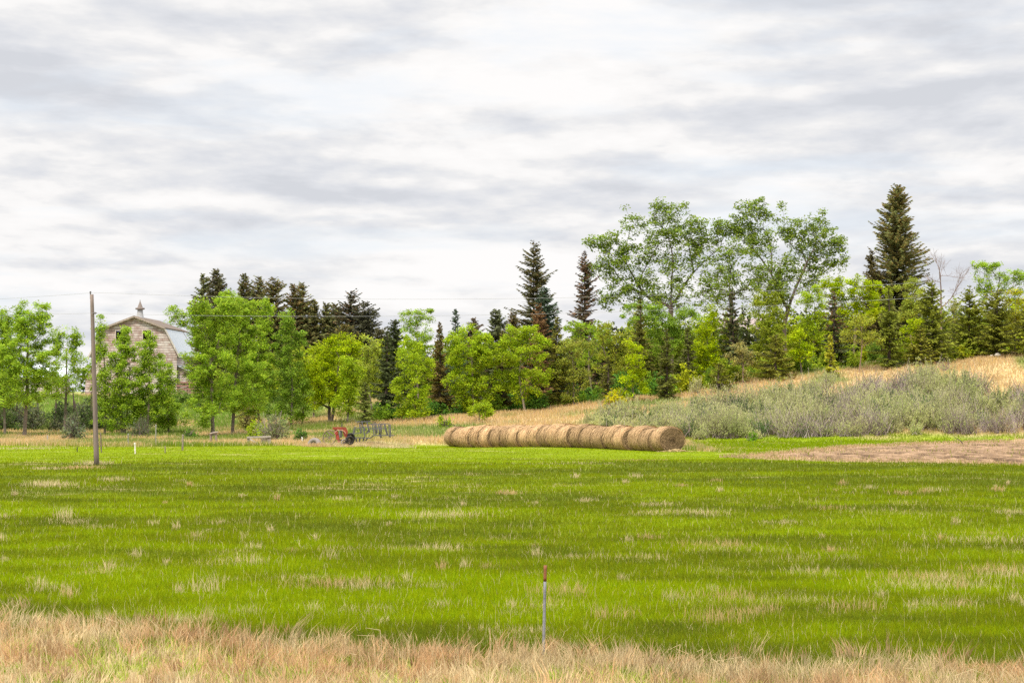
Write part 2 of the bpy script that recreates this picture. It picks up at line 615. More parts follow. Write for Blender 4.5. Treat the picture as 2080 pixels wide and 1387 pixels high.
def build_field_grass():
    rng = np.random.default_rng(11)
    n = 1120000
    inv = rng.uniform(1 / 196.0, 1 / 30.0, n)
    y = 1 / inv
    x = rng.uniform(-1, 1, n) * (0.235 * y + 7)
    keep = (y < field_edge(x) + rng.normal(0, 1.2, n)) & (y > verge_edge(x) - 0.8) & (soil_depth(x, y) < 0.3)
    x, y = x[keep], y[keep]
    n = len(x)
    c, dry, t = field_mix(x, y)
    is_dry = rng.random(n) < (dry * 0.30 + 0.012) * (1 - 0.8 * sstep(70, 130, y))
    # tan bottoms and stalks among the green, each blade its own shade
    cc = c * (1 + rng.uniform(-0.24, 0.26, (n, 1)) * (1 - 0.6 * sstep(55, 125, y))[:, None]) * np.stack([rng.uniform(0.85, 1.25, n), np.ones(n), rng.uniform(0.6, 1.5, n)], 1)
    dc = lerp(TAN, TAN_PALE, rng.random(n)) * rng.uniform(0.7, 1.1, (n, 1))
    cc = np.where(is_dry[:, None], dc, cc)
    h = rng.uniform(0.07, 0.18, n) * (0.75 + 0.6 * fbm(x / 5, y / 4, 91, 3)) * np.where(is_dry, 1.15, 1.0) * (1 - 0.45 * sstep(128, 142, y))
    h *= 1 + 1.0 * np.exp(-((x + 7.4) / 1.6) ** 2 - ((y - 62.5) / 1.5) ** 2)       # a taller lush clump
    w = np.maximum(0.007, y / 2418 * 0.38) * rng.uniform(0.7, 1.2, n)
    mb = MB()
    mb.blades(np.stack([x, y, terrain(x, y) - 0.01], 1), side(n, rng), h, w, bends(n, rng, 0.10), cc)
    tag(mb.build('field_grass', M_GRASS), 'short bright green hay field grass with darker and tan streaks', 'grass', kind='stuff')


def build_tufts():
    """bleached seed stalks and dry clumps scattered over the field"""
    rng = np.random.default_rng(12)
    mb = MB()
    spots = []
    for _ in range(120):
        y = 1 / rng.uniform(1 / 105, 1 / 40)
        spots.append((rng.uniform(-0.23, 0.23) * y, y, 0.1 + 0.6 * rng.random() ** 3, rng.uniform(0.12, 0.34)))
    for px, py, r, hh in [(670, 1141, .2, .3), (100, 992, 1.0, .35), (675, 1196, .9, .3), (740, 1203, .5, .3), (740, 1250, .6, .2), (420, 1208, .35, .5),
                          (130, 1052, .3, .5), (1335, 1030, .7, .2), (1400, 1046, 1.3, .2), (1235, 1262, .4, .4), (2020, 1165, .8, .3), (1980, 1100, 1.6, .22),
                          (1290, 972, .25, .3), (1170, 972, .2, .3), (800, 908, 1.3, .2), (900, 1050, 1.4, .25), (1450, 1110, 1.0, .25), (170, 950, 1.0, .2), (195, 944, .8, .3),
                          (90, 952, .7, .18), (50, 913, 2.5, .15), (1150, 943, 2.6, .1), (1300, 935, 2.2, .1), (1920, 1195, 1.2, .25), (1880, 1180, .9, .25), (1460, 1268, .6, .4)]:
        x, y = flat_pt(px, py)
        spots.append((x, y, r, hh))
    for _ in range(60):
        px = rng.uniform(622, 830)
        d = 171.5 + rng.uniform(0, 9) + max(0, (px - 715) / 12)
        if px > 715 and d < 178:
            d += 5
        spots.append(((px - 1040) / FPX * d, d, rng.uniform(.3, .8), rng.uniform(.16, .40)))
    for (x0, y0, r, hh) in spots:
        n = int(min(260, 24 + 50 * r * r * 4))
        a = rng.normal(0, 0.6, n) * r
        b = rng.normal(0, 0.6, n) * r
        x, y = x0 + a, y0 + b
        k = y > verge_edge(x)
        x, y = x[k], y[k]
        n = len(x)
        if n == 0:
            continue
        col = lerp(TAN, TAN_PALE, rng.random(n)) * rng.uniform(0.75, 1.1, (n, 1))
        if rng.random() < 0.3:
            col = lerp(TAN_RED, TAN, rng.random(n))
        w = np.maximum(0.006, y / 2418 * 0.4)
        mb.blades(np.stack([x, y, terrain(x, y)], 1), side(n, rng), hh * rng.uniform(0.5, 1.1, n), w, bends(n, rng, hh * 0.55), col)
    # single pale stalks
    n = 600
    y = 1 / rng.uniform(1 / 95, 1 / 36, n)
    x = rng.uniform(-0.24, 0.24, n) * y
    k = y > verge_edge(x)
    x, y = x[k], y[k]
    n = len(x)
    mb.blades(np.stack([x, y, terrain(x, y)], 1), side(n, rng), rng.uniform(0.15, 0.42, n), np.maximum(0.004, y / 2418 * 0.3), bends(n, rng, 0.2), lerp(TAN, TAN_PALE, rng.random(n)))
    tag(mb.build('dry_tufts', M_GRASS), 'tan dry clumps and bleached stalks scattered through the green field', 'dry grass', kind='stuff')


def build_verge():
    rng = np.random.default_rng(13)
    mb = MB()
    # clumps: each fans out from one root and shares a shade
    m = 7800
    cx = rng.uniform(-18, 18, m)
    ce = verge_edge(cx)
    cy = ce + 0.25 - rng.random(m) ** 1.15 * (ce - 27.5)
    stray = rng.random(m) < 0.10
    cy = np.where(stray, ce + np.abs(rng.normal(0, 1.1, m)), cy)
    k = np.abs(cx) < 0.24 * cy + 8
    cx, cy, ce = cx[k], cy[k], ce[k]
    m = len(cx)
    tall = (0.45 + 0.9 * fbm(cx / 0.8, cy / 0.8, 601, 3, 0.6)) * rng.uniform(0.6, 1.25, m)
    hue = fbm(cx / 1.6 + 8, cy / 1.2, 611, 3)
    ccol = lerp(TAN, TAN_PALE, np.clip(rng.random(m) * 0.7 + (ce - cy) * 0.07, 0, 1))
    ccol = lerp(ccol, TAN_RED, np.clip(sstep(0.38, 0.6, hue) * 0.95 - 0.05 * (ce - cy), 0, 1))
    green = rng.random(m) < sstep(0.42, 0.58, fbm(cx / 1.1 + 3, cy / 0.8, 621, 3)) * 0.72 * sstep(-0.3, 1.5, ce - cy) + 0.06
    ccol = np.where(green[:, None], lerp(np.array([0.20, 0.32, 0.015]), np.array([0.44, 0.48, 0.10]), rng.random(m)), ccol)
    ccol *= rng.uniform(0.55, 1.2, (m, 1))
    az = rng.uniform(0, 2 * math.pi, m)
    ln = rng.uniform(0.0, 0.36, m)
    per = np.repeat(np.arange(m), rng.integers(9, 22, m))
    n = len(per)
    x = cx[per] + rng.normal(0, 0.07, n)
    y = cy[per] + rng.normal(0, 0.07, n)
    h = 0.42 * tall[per] * rng.uniform(0.35, 1.0, n) * np.where(green[per], 0.62, 1.0)
    bd = bends(n, rng, 0.13)
    bd[:, 0] += np.cos(az[per]) * ln[per] * h / 0.4
    bd[:, 1] += np.sin(az[per]) * ln[per] * h / 0.4
    w = rng.uniform(0.006, 0.016, n)
    mb.blades(np.stack([x, y, terrain(x, y) - 0.01], 1), side(n, rng), h, w, bd, ccol[per] * rng.uniform(0.8, 1.15, (n, 1)))
    # leaning taller straws
    n = 3200
    x = rng.uniform(-12, 12, n)
    e = verge_edge(x)
    y = e + 0.5 - rng.random(n) ** 1.5 * 7
    col = lerp(TAN, TAN_PALE, rng.random(n))
    mb.blades(np.stack([x, y, terrain(x, y)], 1), side(n, rng), rng.uniform(0.3, 0.6, n), rng.uniform(0.0035, 0.007, n), bends(n, rng, 0.3), col)
    # bent and broken thick straws
    n = 80
    x = rng.uniform(-12, 12, n)
    e = verge_edge(x)
    y = e + 0.2 - rng.random(n) ** 1.3 * 6
    a = np.stack([x, y, terrain(x, y)], 1)
    k = a + np.stack([rng.normal(0, .07, n), rng.normal(0, .07, n), rng.uniform(.2, .5, n)], 1)
    t = k + np.stack([rng.normal(0, .12, n), rng.normal(0, .1, n), rng.uniform(-.12, .2, n)], 1)
    c = lerp(TAN_PALE, np.array([.72, .62, .42]), rng.random(n))
    mb.segs(a, k, .004, .0035, c, 4)
    mb.segs(k, t, .0035, .002, c, 4)
    tag(mb.build('verge_grass', M_GRASS), 'tall tan dry grass along the near edge with green shoots', 'dry grass', kind='stuff')


def build_pasture():
    """tall dry and green grass between the field and the trees, and up the hill"""
    rng = np.random.default_rng(14)
    mb = MB()
    n = 640000
    y = rng.uniform(146, 262, n)
    x = rng.uniform(-1, 1, n) * (0.235 * y + 7)
    e = field_edge(x)
    keep = (y > e - 0.5 + rng.normal(0, 1.0, n)) & (soil_depth(x, y) < -0.2 + rng.normal(0, .5, n)) & ((x < -8) | (y < 228))
    keep &= ~((y > 226) & (rng.random(n) < 0.4))
    x, y = x[keep], y[keep]
    n = len(x)
    base = ground_col(x, y)
    col = base * rng.uniform(0.82, 1.2, (n, 1)) * np.stack([rng.uniform(0.92, 1.12, n), np.ones(n), rng.uniform(0.7, 1.3, n)], 1)
    pale = rng.random(n) < 0.07
    col = np.where(pale[:, None], lerp(TAN, TAN_PALE, rng.random(n)), col)
    h = rng.uniform(0.12, 0.5, n) * (0.5 + 0.9 * fbm(x / 2.5, y / 2.5, 701, 3))
    strip = sstep(12, 15, x) * sstep(194, 189, y)
    h *= 1 - 0.55 * strip
    col = np.where(((strip > 0.5) & (rng.random(n) < 0.72))[:, None], GR_BRIGHT * rng.uniform(0.6, 1.1, (n, 1)), col)
    w = y / 2418 * 0.45 * rng.uniform(0.6, 1.2, n)
    mb.blades(np.stack([x, y, terrain(x, y) - 0.02], 1), side(n, rng), h, w, bends(n, rng, 0.14), col)
    n = 60000
    y = rng.uniform(124, 200, n)
    x = rng.uniform(0.04, 0.25, n) * y
    sd = soil_depth(x, y) + (fbm(x / 3, y / 3, 71, 3) - 0.5) * 3
    k = (sd > -0.8) & (rng.random(n) < 1.0 - 0.88 * sstep(0.8, 3.5, sd))
    x, y, sd = x[k], y[k], sd[k]
    n = len(x)
    z = terrain(x, y) + 0.14 * sstep(0, 9, sd) * (0.6 + 0.8 * fbm(x / 6, y / 6, 64, 2))
    sc = lerp(np.array([.40, .27, .15]), np.array([.56, .42, .26]), rng.random(n)) * rng.uniform(.7, 1.1, (n, 1))
    sc = np.where((rng.random(n) < .12)[:, None], GR_MID * 1.2, sc)
    mb.blades(np.stack([x, y, z], 1), side(n, rng), rng.uniform(.08, .3, n), y / 2418 * .6, bends(n, rng, .2), sc)
    tag(mb.build('pasture_grass', M_GRASS), 'long tan and green grass below the trees and over the hill', 'grass', kind='stuff')


build_field_grass()
build_tufts()
build_verge()
build_pasture()

# ------------------------------------------------------------------ trees
POP = (0.305, 0.440, 0.036)      # fresh poplar green
POPD = (0.240, 0.365, 0.040)
LIME = (0.370, 0.470, 0.008)
LIMP = (0.335, 0.450, 0.020)
PALE = (0.330, 0.390, 0.055)
YEL = (0.40, 0.40, 0.015)
COT = (0.215, 0.300, 0.042)
OLV = (0.310, 0.345, 0.040)
SPD = (0.062, 0.078, 0.030)
SPG = (0.115,0.150,0.030)
SPB = (0.120, 0.125, 0.045)
SPO = (0.125, 0.140, 0.048)
SPU = (0.060,0.090,0.055)
BARK = (0.16, 0.13, 0.105)
BARKD = (0.085, 0.065, 0.055)
BARKP = (0.24, 0.20, 0.16)


def rand_unit(n, rng):
    v = rng.normal(0, 1, (n, 3))
    return v / np.linalg.norm(v, axis=1, keepdims=True)


def leaf_cards(mb, cen, rng, size, col, var=0.22, flat=0.5):
    n = len(cen)
    nrm = rand_unit(n, rng)
    nrm[:, 2] = np.abs(nrm[:, 2]) + flat
    nrm /= np.linalg.norm(nrm, axis=1, keepdims=True)
    u = np.cross(nrm, rand_unit(n, rng))
    u /= np.maximum(np.linalg.norm(u, axis=1, keepdims=True), 1e-6)
    v = np.cross(nrm, u)
    s = size * rng.uniform(0.65, 1.3, (n, 1))
    c = np.asarray(col)[None] * (1 + rng.normal(0, var, (n, 1))).clip(0.45, 1.7) * np.stack([rng.uniform(0.85, 1.18, n), np.ones(n), rng.uniform(0.6, 1.4, n)], 1) if np.ndim(col) == 1 else col
    mb.cards(cen, u * s, v * s * 0.62, c)


def resample(pts, step):
    pts = np.asarray(pts, float)
    L = np.concatenate([[0], np.cumsum(np.linalg.norm(np.diff(pts, axis=0), axis=1))])
    t = np.linspace(0, L[-1], max(3, int(L[-1] / step) + 1))
    q = np.stack([np.interp(t, L, pts[:, k]) for k in range(3)], 1)
    # soften the corners
    for _ in range(2):
        q[1:-1] = 0.25 * q[:-2] + 0.5 * q[1:-1] + 0.25 * q[2:]
    return q


def broadleaf(base, d, lobes, col, seed, trunk_r, limbs=(), dens=2.3, leaf=0.10, bark=BARK, crad=0.56, deep=0.85, name='tree',
              label='', group=None, cat='tree', minz=1.2, stems=1, cl_area=0.24, fuzz=0, slim=False):
    rng = np.random.default_rng(seed)
    trunk_r *= 0.66
    dens *= 1.75
    root = thing(name, base, label, cat, group)
    # crown: lobes are ellipsoids (world units)
    C, tot = [], 0.0
    for (px, py, rx, ry) in lobes:
        k_ = (1.13, 1.06) if slim else (1.08, 1.06)
        rx, ry = rx * k_[0], ry * k_[1]
        c = px2w(px, py, d)
        rx_, rz_ = rx / FPX * d, ry / FPX * d
        ry_ = min(rx_, rz_) * deep
        c[1] = base[1] + rng.normal(0, 0.25 * ry_)
        area = math.pi * rx_ * rz_
        tot += area
        m = max(4, int(area / cl_area))
        p = rand_unit(m, rng) * (rng.random((m, 1)) ** 0.42)
        C.append(c + p * np.array([rx_, ry_, rz_]))
    C = np.concatenate(C)
    C = C[C[:, 2] > base[2] + 0.35]
    if fuzz:                                             # leafy sprays scattered along the limbs as well
        L = np.concatenate([resample(np.array([px2w(a, b, d) for a, b in ln]), 0.3)[int(2 / 0.3) if k == 0 else 3:] for k, ln in enumerate(limbs)])
        L[:, 1] = base[1]
        f = L[rng.integers(0, len(L), fuzz)] + rand_unit(fuzz, rng) * rng.uniform(0.5, 2.6, (fuzz, 1))
        C = np.concatenate([C, f[f[:, 2] > base[2] + 5.5]])
    if slim:                                             # upright shoots above the crown
        m = max(8, len(C) // 5)
        q = C[np.argsort(-C[:, 2] - rng.uniform(0, 1.6, len(C)))[:m]]
        C = np.concatenate([C, q + np.stack([rng.normal(0, .12, m), rng.normal(0, .12, m), rng.uniform(.3, .95, m)], 1)])
        crad *= 0.95
        dens *= 1.15
    if fuzz:
        cc_ = C.mean(0)
        far = np.linalg.norm((C - cc_) / (C.std(0) + 1e-6), axis=1)
        q = C[np.argsort(-far)[:len(C) // 3]]
        dirn = (q - cc_) / np.linalg.norm(q - cc_, axis=1, keepdims=True) + np.array([0, 0, .05]) + rng.normal(0, .3, q.shape)
        C = np.concatenate([C, q + dirn * rng.uniform(.25, 1.05, (len(q), 1))])
        crad *= 0.8
    zc = C[:, 2].mean()
    ztop = C[:, 2].max()
    # trunk
    nodes, par = [], []

    def add_poly(q, parent):
        for k, pnt in enumerate(q):
            nodes.append(pnt)
            par.append(parent if k == 0 else len(nodes) - 2)
    if limbs:
        first = True
        for ln in limbs:
            q = [px2w(a, b, d) for a, b in ln]
            for r_ in q:
                r_[1] = base[1]
            q = np.array(q)
            if len(q) > 1:
                q[1:, 1] += np.cumsum(rng.normal(0, 0.35, len(q) - 1))
            if first:
                q = np.concatenate([[base - np.array([0, 0, 0.2])], q])
                add_poly(resample(q, 0.5), -1)
                first = False
            else:
                P = np.array(nodes)
                j = int(np.argmin(np.linalg.norm(P - q[0], axis=1)))
                add_poly(resample(np.concatenate([[P[j]], q]), 0.5)[1:], j)
    else:
        for s in range(stems):
            top = np.array([C[:, 0].mean(), base[1], zc + 0.45 * (ztop - zc)])
            if stems > 1:
                o = (s - (stems - 1) / 2)
                top[0] += o * 1.3
                top[1] += rng.normal(0, .5)
                top[2] -= abs(o) * 0.5
            mid = base * 0.5 + top * 0.5 + np.array([rng.normal(0, 0.18), rng.normal(0, 0.15), 0])
            q = np.array([base - np.array([0, 0, 0.15]), base * 0.8 + mid * 0.2 + np.array([(s - (stems - 1) / 2) * 0.25, 0, 0]), mid, top])
            add_poly(resample(q, 0.4), -1)
    ntr = len(nodes)
    P = np.array(nodes)
    order = np.argsort([np.min(np.linalg.norm(P - c, axis=1)) for c in C])
    buf = np.zeros((ntr + len(C) * 6, 3))
    buf[:ntr] = P
    cnt = ntr
    cw = np.zeros(len(buf))
    pr = np.full(len(buf), -1)
    pr[:ntr] = par
    for ci in order:
        c = C[ci]
        dv = c - buf[:cnt]
        dist = np.linalg.norm(dv, axis=1)
        hor = np.hypot(dv[:, 0], dv[:, 1])
        cost = dist + 1.4 * np.maximum(0, 0.45 * hor - dv[:, 2]) + np.where(buf[:cnt, 2] < base[2] + minz, 50, 0)
        j = int(np.argmin(cost))
        m = max(1, min(4, int(dist[j] / 0.7)))
        p0 = buf[j]
        ctrl = p0 + dv[j] * 0.5 + np.array([0, 0, -0.10 * dist[j]]) + rng.normal(0, 0.07, 3) * dist[j]
        last = j
        for k in range(1, m + 1):
            t = k / m
            buf[cnt] = (1 - t) ** 2 * p0 + 2 * t * (1 - t) * ctrl + t * t * c
            pr[cnt] = last
            last = cnt
            cnt += 1
        cw[last] = 1
    for k in range(cnt - 1, -1, -1):
        if pr[k] >= 0:
            cw[pr[k]] += max(cw[k], 0.3 if cw[k] == 0 else 0)
    tw = max(cw[:cnt].max(), 1)
    rad = np.maximum(trunk_r * (np.maximum(cw[:cnt], 0.4) / tw) ** 0.58, 0.010)
    idx = np.arange(cnt)
    ok = pr[:cnt] >= 0
    a, b = pr[:cnt][ok], idx[ok]
    ra = np.minimum(rad[a], rad[b] * 1.6)
    low = np.clip(1 - (buf[a][:, 2] - base[2]) / 0.8, 0, 1)
    tb = MB()
    bc = np.asarray(bark)[None] * rng.uniform(0.8, 1.2, (len(a), 1))
    tb.segs(buf[a], buf[b], ra * (1 + 0.35 * low), rad[b], bc, 6)
    tb.build('trunk', M_BARK, root)
    # leaves
    nl = int(dens * tot / (leaf * leaf * 1.24))
    # leaves sit round the twig ends and along the outer twigs
    tw_nodes = buf[ntr:cnt][cw[ntr:cnt] < 2.2]
    C = np.concatenate([C, tw_nodes[rng.random(len(tw_nodes)) < 0.6]])
    C = C[C[:, 2] > base[2] + 0.6]
    per = rng.integers(0, len(C), nl)
    tone = 1 + rng.normal(0, 0.15, len(C))
    cr = crad * rng.uniform(0.6, 1.15, len(C))
    off = rand_unit(nl, rng) * (rng.random((nl, 1)) ** 0.5) * cr[per][:, None] * np.array([1, 1, 0.72])
    cen = C[per] + off
    cc = np.asarray(col)[None] * tone[per][:, None] * (1 + rng.normal(0, 0.2, (nl, 1))).clip(0.5, 1.6) * np.stack([rng.uniform(0.86, 1.16, nl), np.ones(nl), rng.uniform(0.6, 1.4, nl)], 1)
    lb = MB()
    leaf_cards(lb, cen, rng, leaf, cc)
    lb.build('crown', M_LEAF, root)
    return root


def spruce(base, d, top_py, half_px, col, seed, tip=None, tipfrac=0.0, sparse=0.0, low=0.4, lean=0.0, power=0.85, name='spruce_tree', label='', group=None, trunk_r=0.16, droop=0.25, wide=1.28, full=0):
    rng = np.random.default_rng(seed)
    root = thing(name, base, label, 'tree', group)
    ztop = HC + (HOR - top_py) / FPX * d
    H = ztop - base[2]
    R = half_px / FPX * d * wide
    top = base + np.array([lean, 0, H])
    tb = MB()
    q = np.linspace(0, 1, 14)[:, None]
    pts = base * (1 - q) + top * q
    pts[:, 0] += np.sin(q[:, 0] * 5 + seed) * 0.05
    tb.tube(pts, trunk_r * (1 - q[:, 0]) ** 0.9 + 0.015, np.asarray(BARKD), 7)
    cb = MB()
    z = low
    A, U, V, K = [], [], [], []
    sc = 1.0 if max(col) < 0.001 else 1.25
    ba, bb, br = [], [], []
    step = 0.30
    while z < H - 0.15:
        t = z / H
        prof = (1 - t) ** power * (0.55 + 0.45 * min(1, t * 5 + 0.25))
        Lmax = R * prof + 0.10
        nb = int(rng.integers(5, 8) + full + 4 * prof)
        for _ in range(nb):
            if rng.random() < sparse * 0.75:
                if rng.random() < 0.35:      # a bare dead branch
                    a_ = rng.uniform(0, 2 * math.pi)
                    p0 = base * (1 - t) + top * t + np.array([0, 0, rng.uniform(-.1, .1)])
                    ba.append(p0)
                    bb.append(p0 + np.array([math.cos(a_), math.sin(a_), rng.uniform(-.1, .25)]) * Lmax * rng.uniform(0.5, 0.9))
                    br.append(0.014)
                continue
            az = rng.uniform(0, 2 * math.pi)
            if rng.random() < 0.10:
                continue
            side_ = 1 + 0.22 * math.sin(az * 2 + seed) + 0.16 * math.sin(az + 2.3 * seed + z * 0.9)
            L = Lmax * side_ * rng.uniform(0.55, 1.15) * (1 + sparse * rng.uniform(-0.5, 0.45))
            p0 = base * (1 - t) + top * t + np.array([0, 0, rng.uniform(-.15, .15)])
            out = np.array([math.cos(az), math.sin(az), 0])
            rise = 0.42 * t - (droop + .05) * (1 - t) + rng.normal(0, 0.10)
            m = max(2, int(L / 0.17))
            s = (np.arange(m) + rng.uniform(0.2, 0.8)) / m
            zc = rise * L * s + 0.16 * L * s ** 2.5
            pp = p0 + out * (s * L)[:, None] + np.array([0, 0, 1.]) * zc[:, None]
            ba.append(p0)
            bb.append(pp[-1])
            br.append(0.012 + 0.012 * (1 - t))
            tan = out + np.array([0, 0, rise])
            tan /= np.linalg.norm(tan)
            lat = np.array([-out[1], out[0], 0])
            for sd in (-1, 0, 1):
                k = len(pp)
                w = (1 - 0.55 * s) * min(0.5, 0.30 * L + 0.12)
                dirs = tan[None] * rng.uniform(0.5, 1.0, (k, 1)) + lat[None] * sd * rng.uniform(0.6, 1.1, (k, 1)) + np.array([0, 0, 1.])[None] * rng.uniform(-0.55, 0.12, (k, 1))
                dirs /= np.linalg.norm(dirs, axis=1, keepdims=True)
                u = dirs * (w * rng.uniform(0.5, 0.85, k))[:, None]
                nn = np.cross(dirs, rand_unit(k, rng))
                nn /= np.maximum(np.linalg.norm(nn, axis=1, keepdims=True), 1e-6)
                v = nn * rng.uniform(0.045, 0.09, (k, 1))
                A.append(pp + u * 0.7)
                U.append(u)
                V.append(v)
                c = np.asarray(col)[None] * sc * rng.uniform(0.65, 1.45, (k, 1))
                if tip is not None:
                    kk = (rng.random(k) < tipfrac * (0.25 + 0.9 * t))[:, None]
                    c = np.where(kk, np.asarray(tip)[None] * rng.uniform(0.7, 1.3, (k, 1)), c)
                K.append(c)
        z += step * rng.uniform(0.6, 1.5) * (1 - 0.35 * t)
    tb.segs(np.array(ba), np.array(bb), np.array(br), 0.006, np.asarray(BARKD), 4)
    tb.build('trunk', M_BARK, root)
    cb.cards(np.concatenate(A), np.concatenate(U), np.concatenate(V), np.concatenate(K))
    cb.build('crown', M_NEEDLE, root)
    return root


def bush_mass(mb, c, rx, ry, rz, rng, col, leaf=0.12, dens=2.2, twig=None, twigcol=(0.17, 0.135, 0.125), ntw=0, var=0.22):
    """leaves and twigs of one shrub: c = base centre"""
    area = math.pi * rx * rz
    n = int(dens * area / (leaf * leaf * 1.24))
    m = max(5, int(area / 0.12))
    K = rand_unit(m, rng) * (rng.random((m, 1)) ** 0.4)
    K[:, 2] = np.abs(K[:, 2]) * 0.95 + 0.02
    K = c + K * np.array([rx, ry, rz])
    tone = 1 + rng.normal(0, 0.15, m)
    per = rng.integers(0, m, n)
    cen = K[per] + rng.normal(0, 0.13, (n, 3)) * np.array([1, 1, 1])
    cc = np.asarray(col)[None] * tone[per][:, None] * (1 + rng.normal(0, var, (n, 1))).clip(0.45, 1.7) * np.stack([rng.uniform(0.88, 1.14, n), np.ones(n), rng.uniform(0.7, 1.3, n)], 1)
    leaf_cards(mb, cen, rng, leaf, cc, flat=0.3)
    if ntw:
        tb = twig if twig is not None else mb
        tip = rand_unit(ntw, rng)
        tip[:, 2] = np.abs(tip[:, 2]) + 0.35
        tip /= np.linalg.norm(tip, axis=1, keepdims=True)
        tip = c + tip * np.array([rx, ry, rz]) * rng.uniform(0.7, 1.25, (ntw, 1))
        root = c + rng.normal(0, 0.22, (ntw, 3)) * np.array([rx, ry, 0])
        mid = root * 0.5 + tip * 0.5 + rng.normal(0, 0.07, (ntw, 3))
        w = np.asarray(twigcol)[None] * rng.uniform(0.7, 1.3, (ntw, 1))
        tb.segs(root, mid, 0.022, 0.015, w, 3)
        tb.segs(mid, tip, 0.015, 0.007, w, 3)


def shrub(name, base, rx, rz, col, seed, label, leaf=0.10, dens=2.2, twigcol=(0.17, 0.14, 0.12), ntw=30, group=None):
    rng = np.random.default_rng(seed)
    root = thing(name, base, label, 'shrub', group)
    lb, tb = MB(), MB()
    bush_mass(lb, np.asarray(base), rx, rx * 0.85, rz, rng, col, leaf, dens, tb, twigcol, ntw)
    tb.build('stems', M_BARK, root)
    lb.build('foliage', M_LEAF, root)
    return root


exec_trees = []
G_LEFT = 'poplar trees along the far side of the field'
G_LIME = 'young broadleaf trees of the shelterbelt'
G_SPR = 'spruces in the shelterbelt'
G_BACK = 'tall spruces behind the shelterbelt'

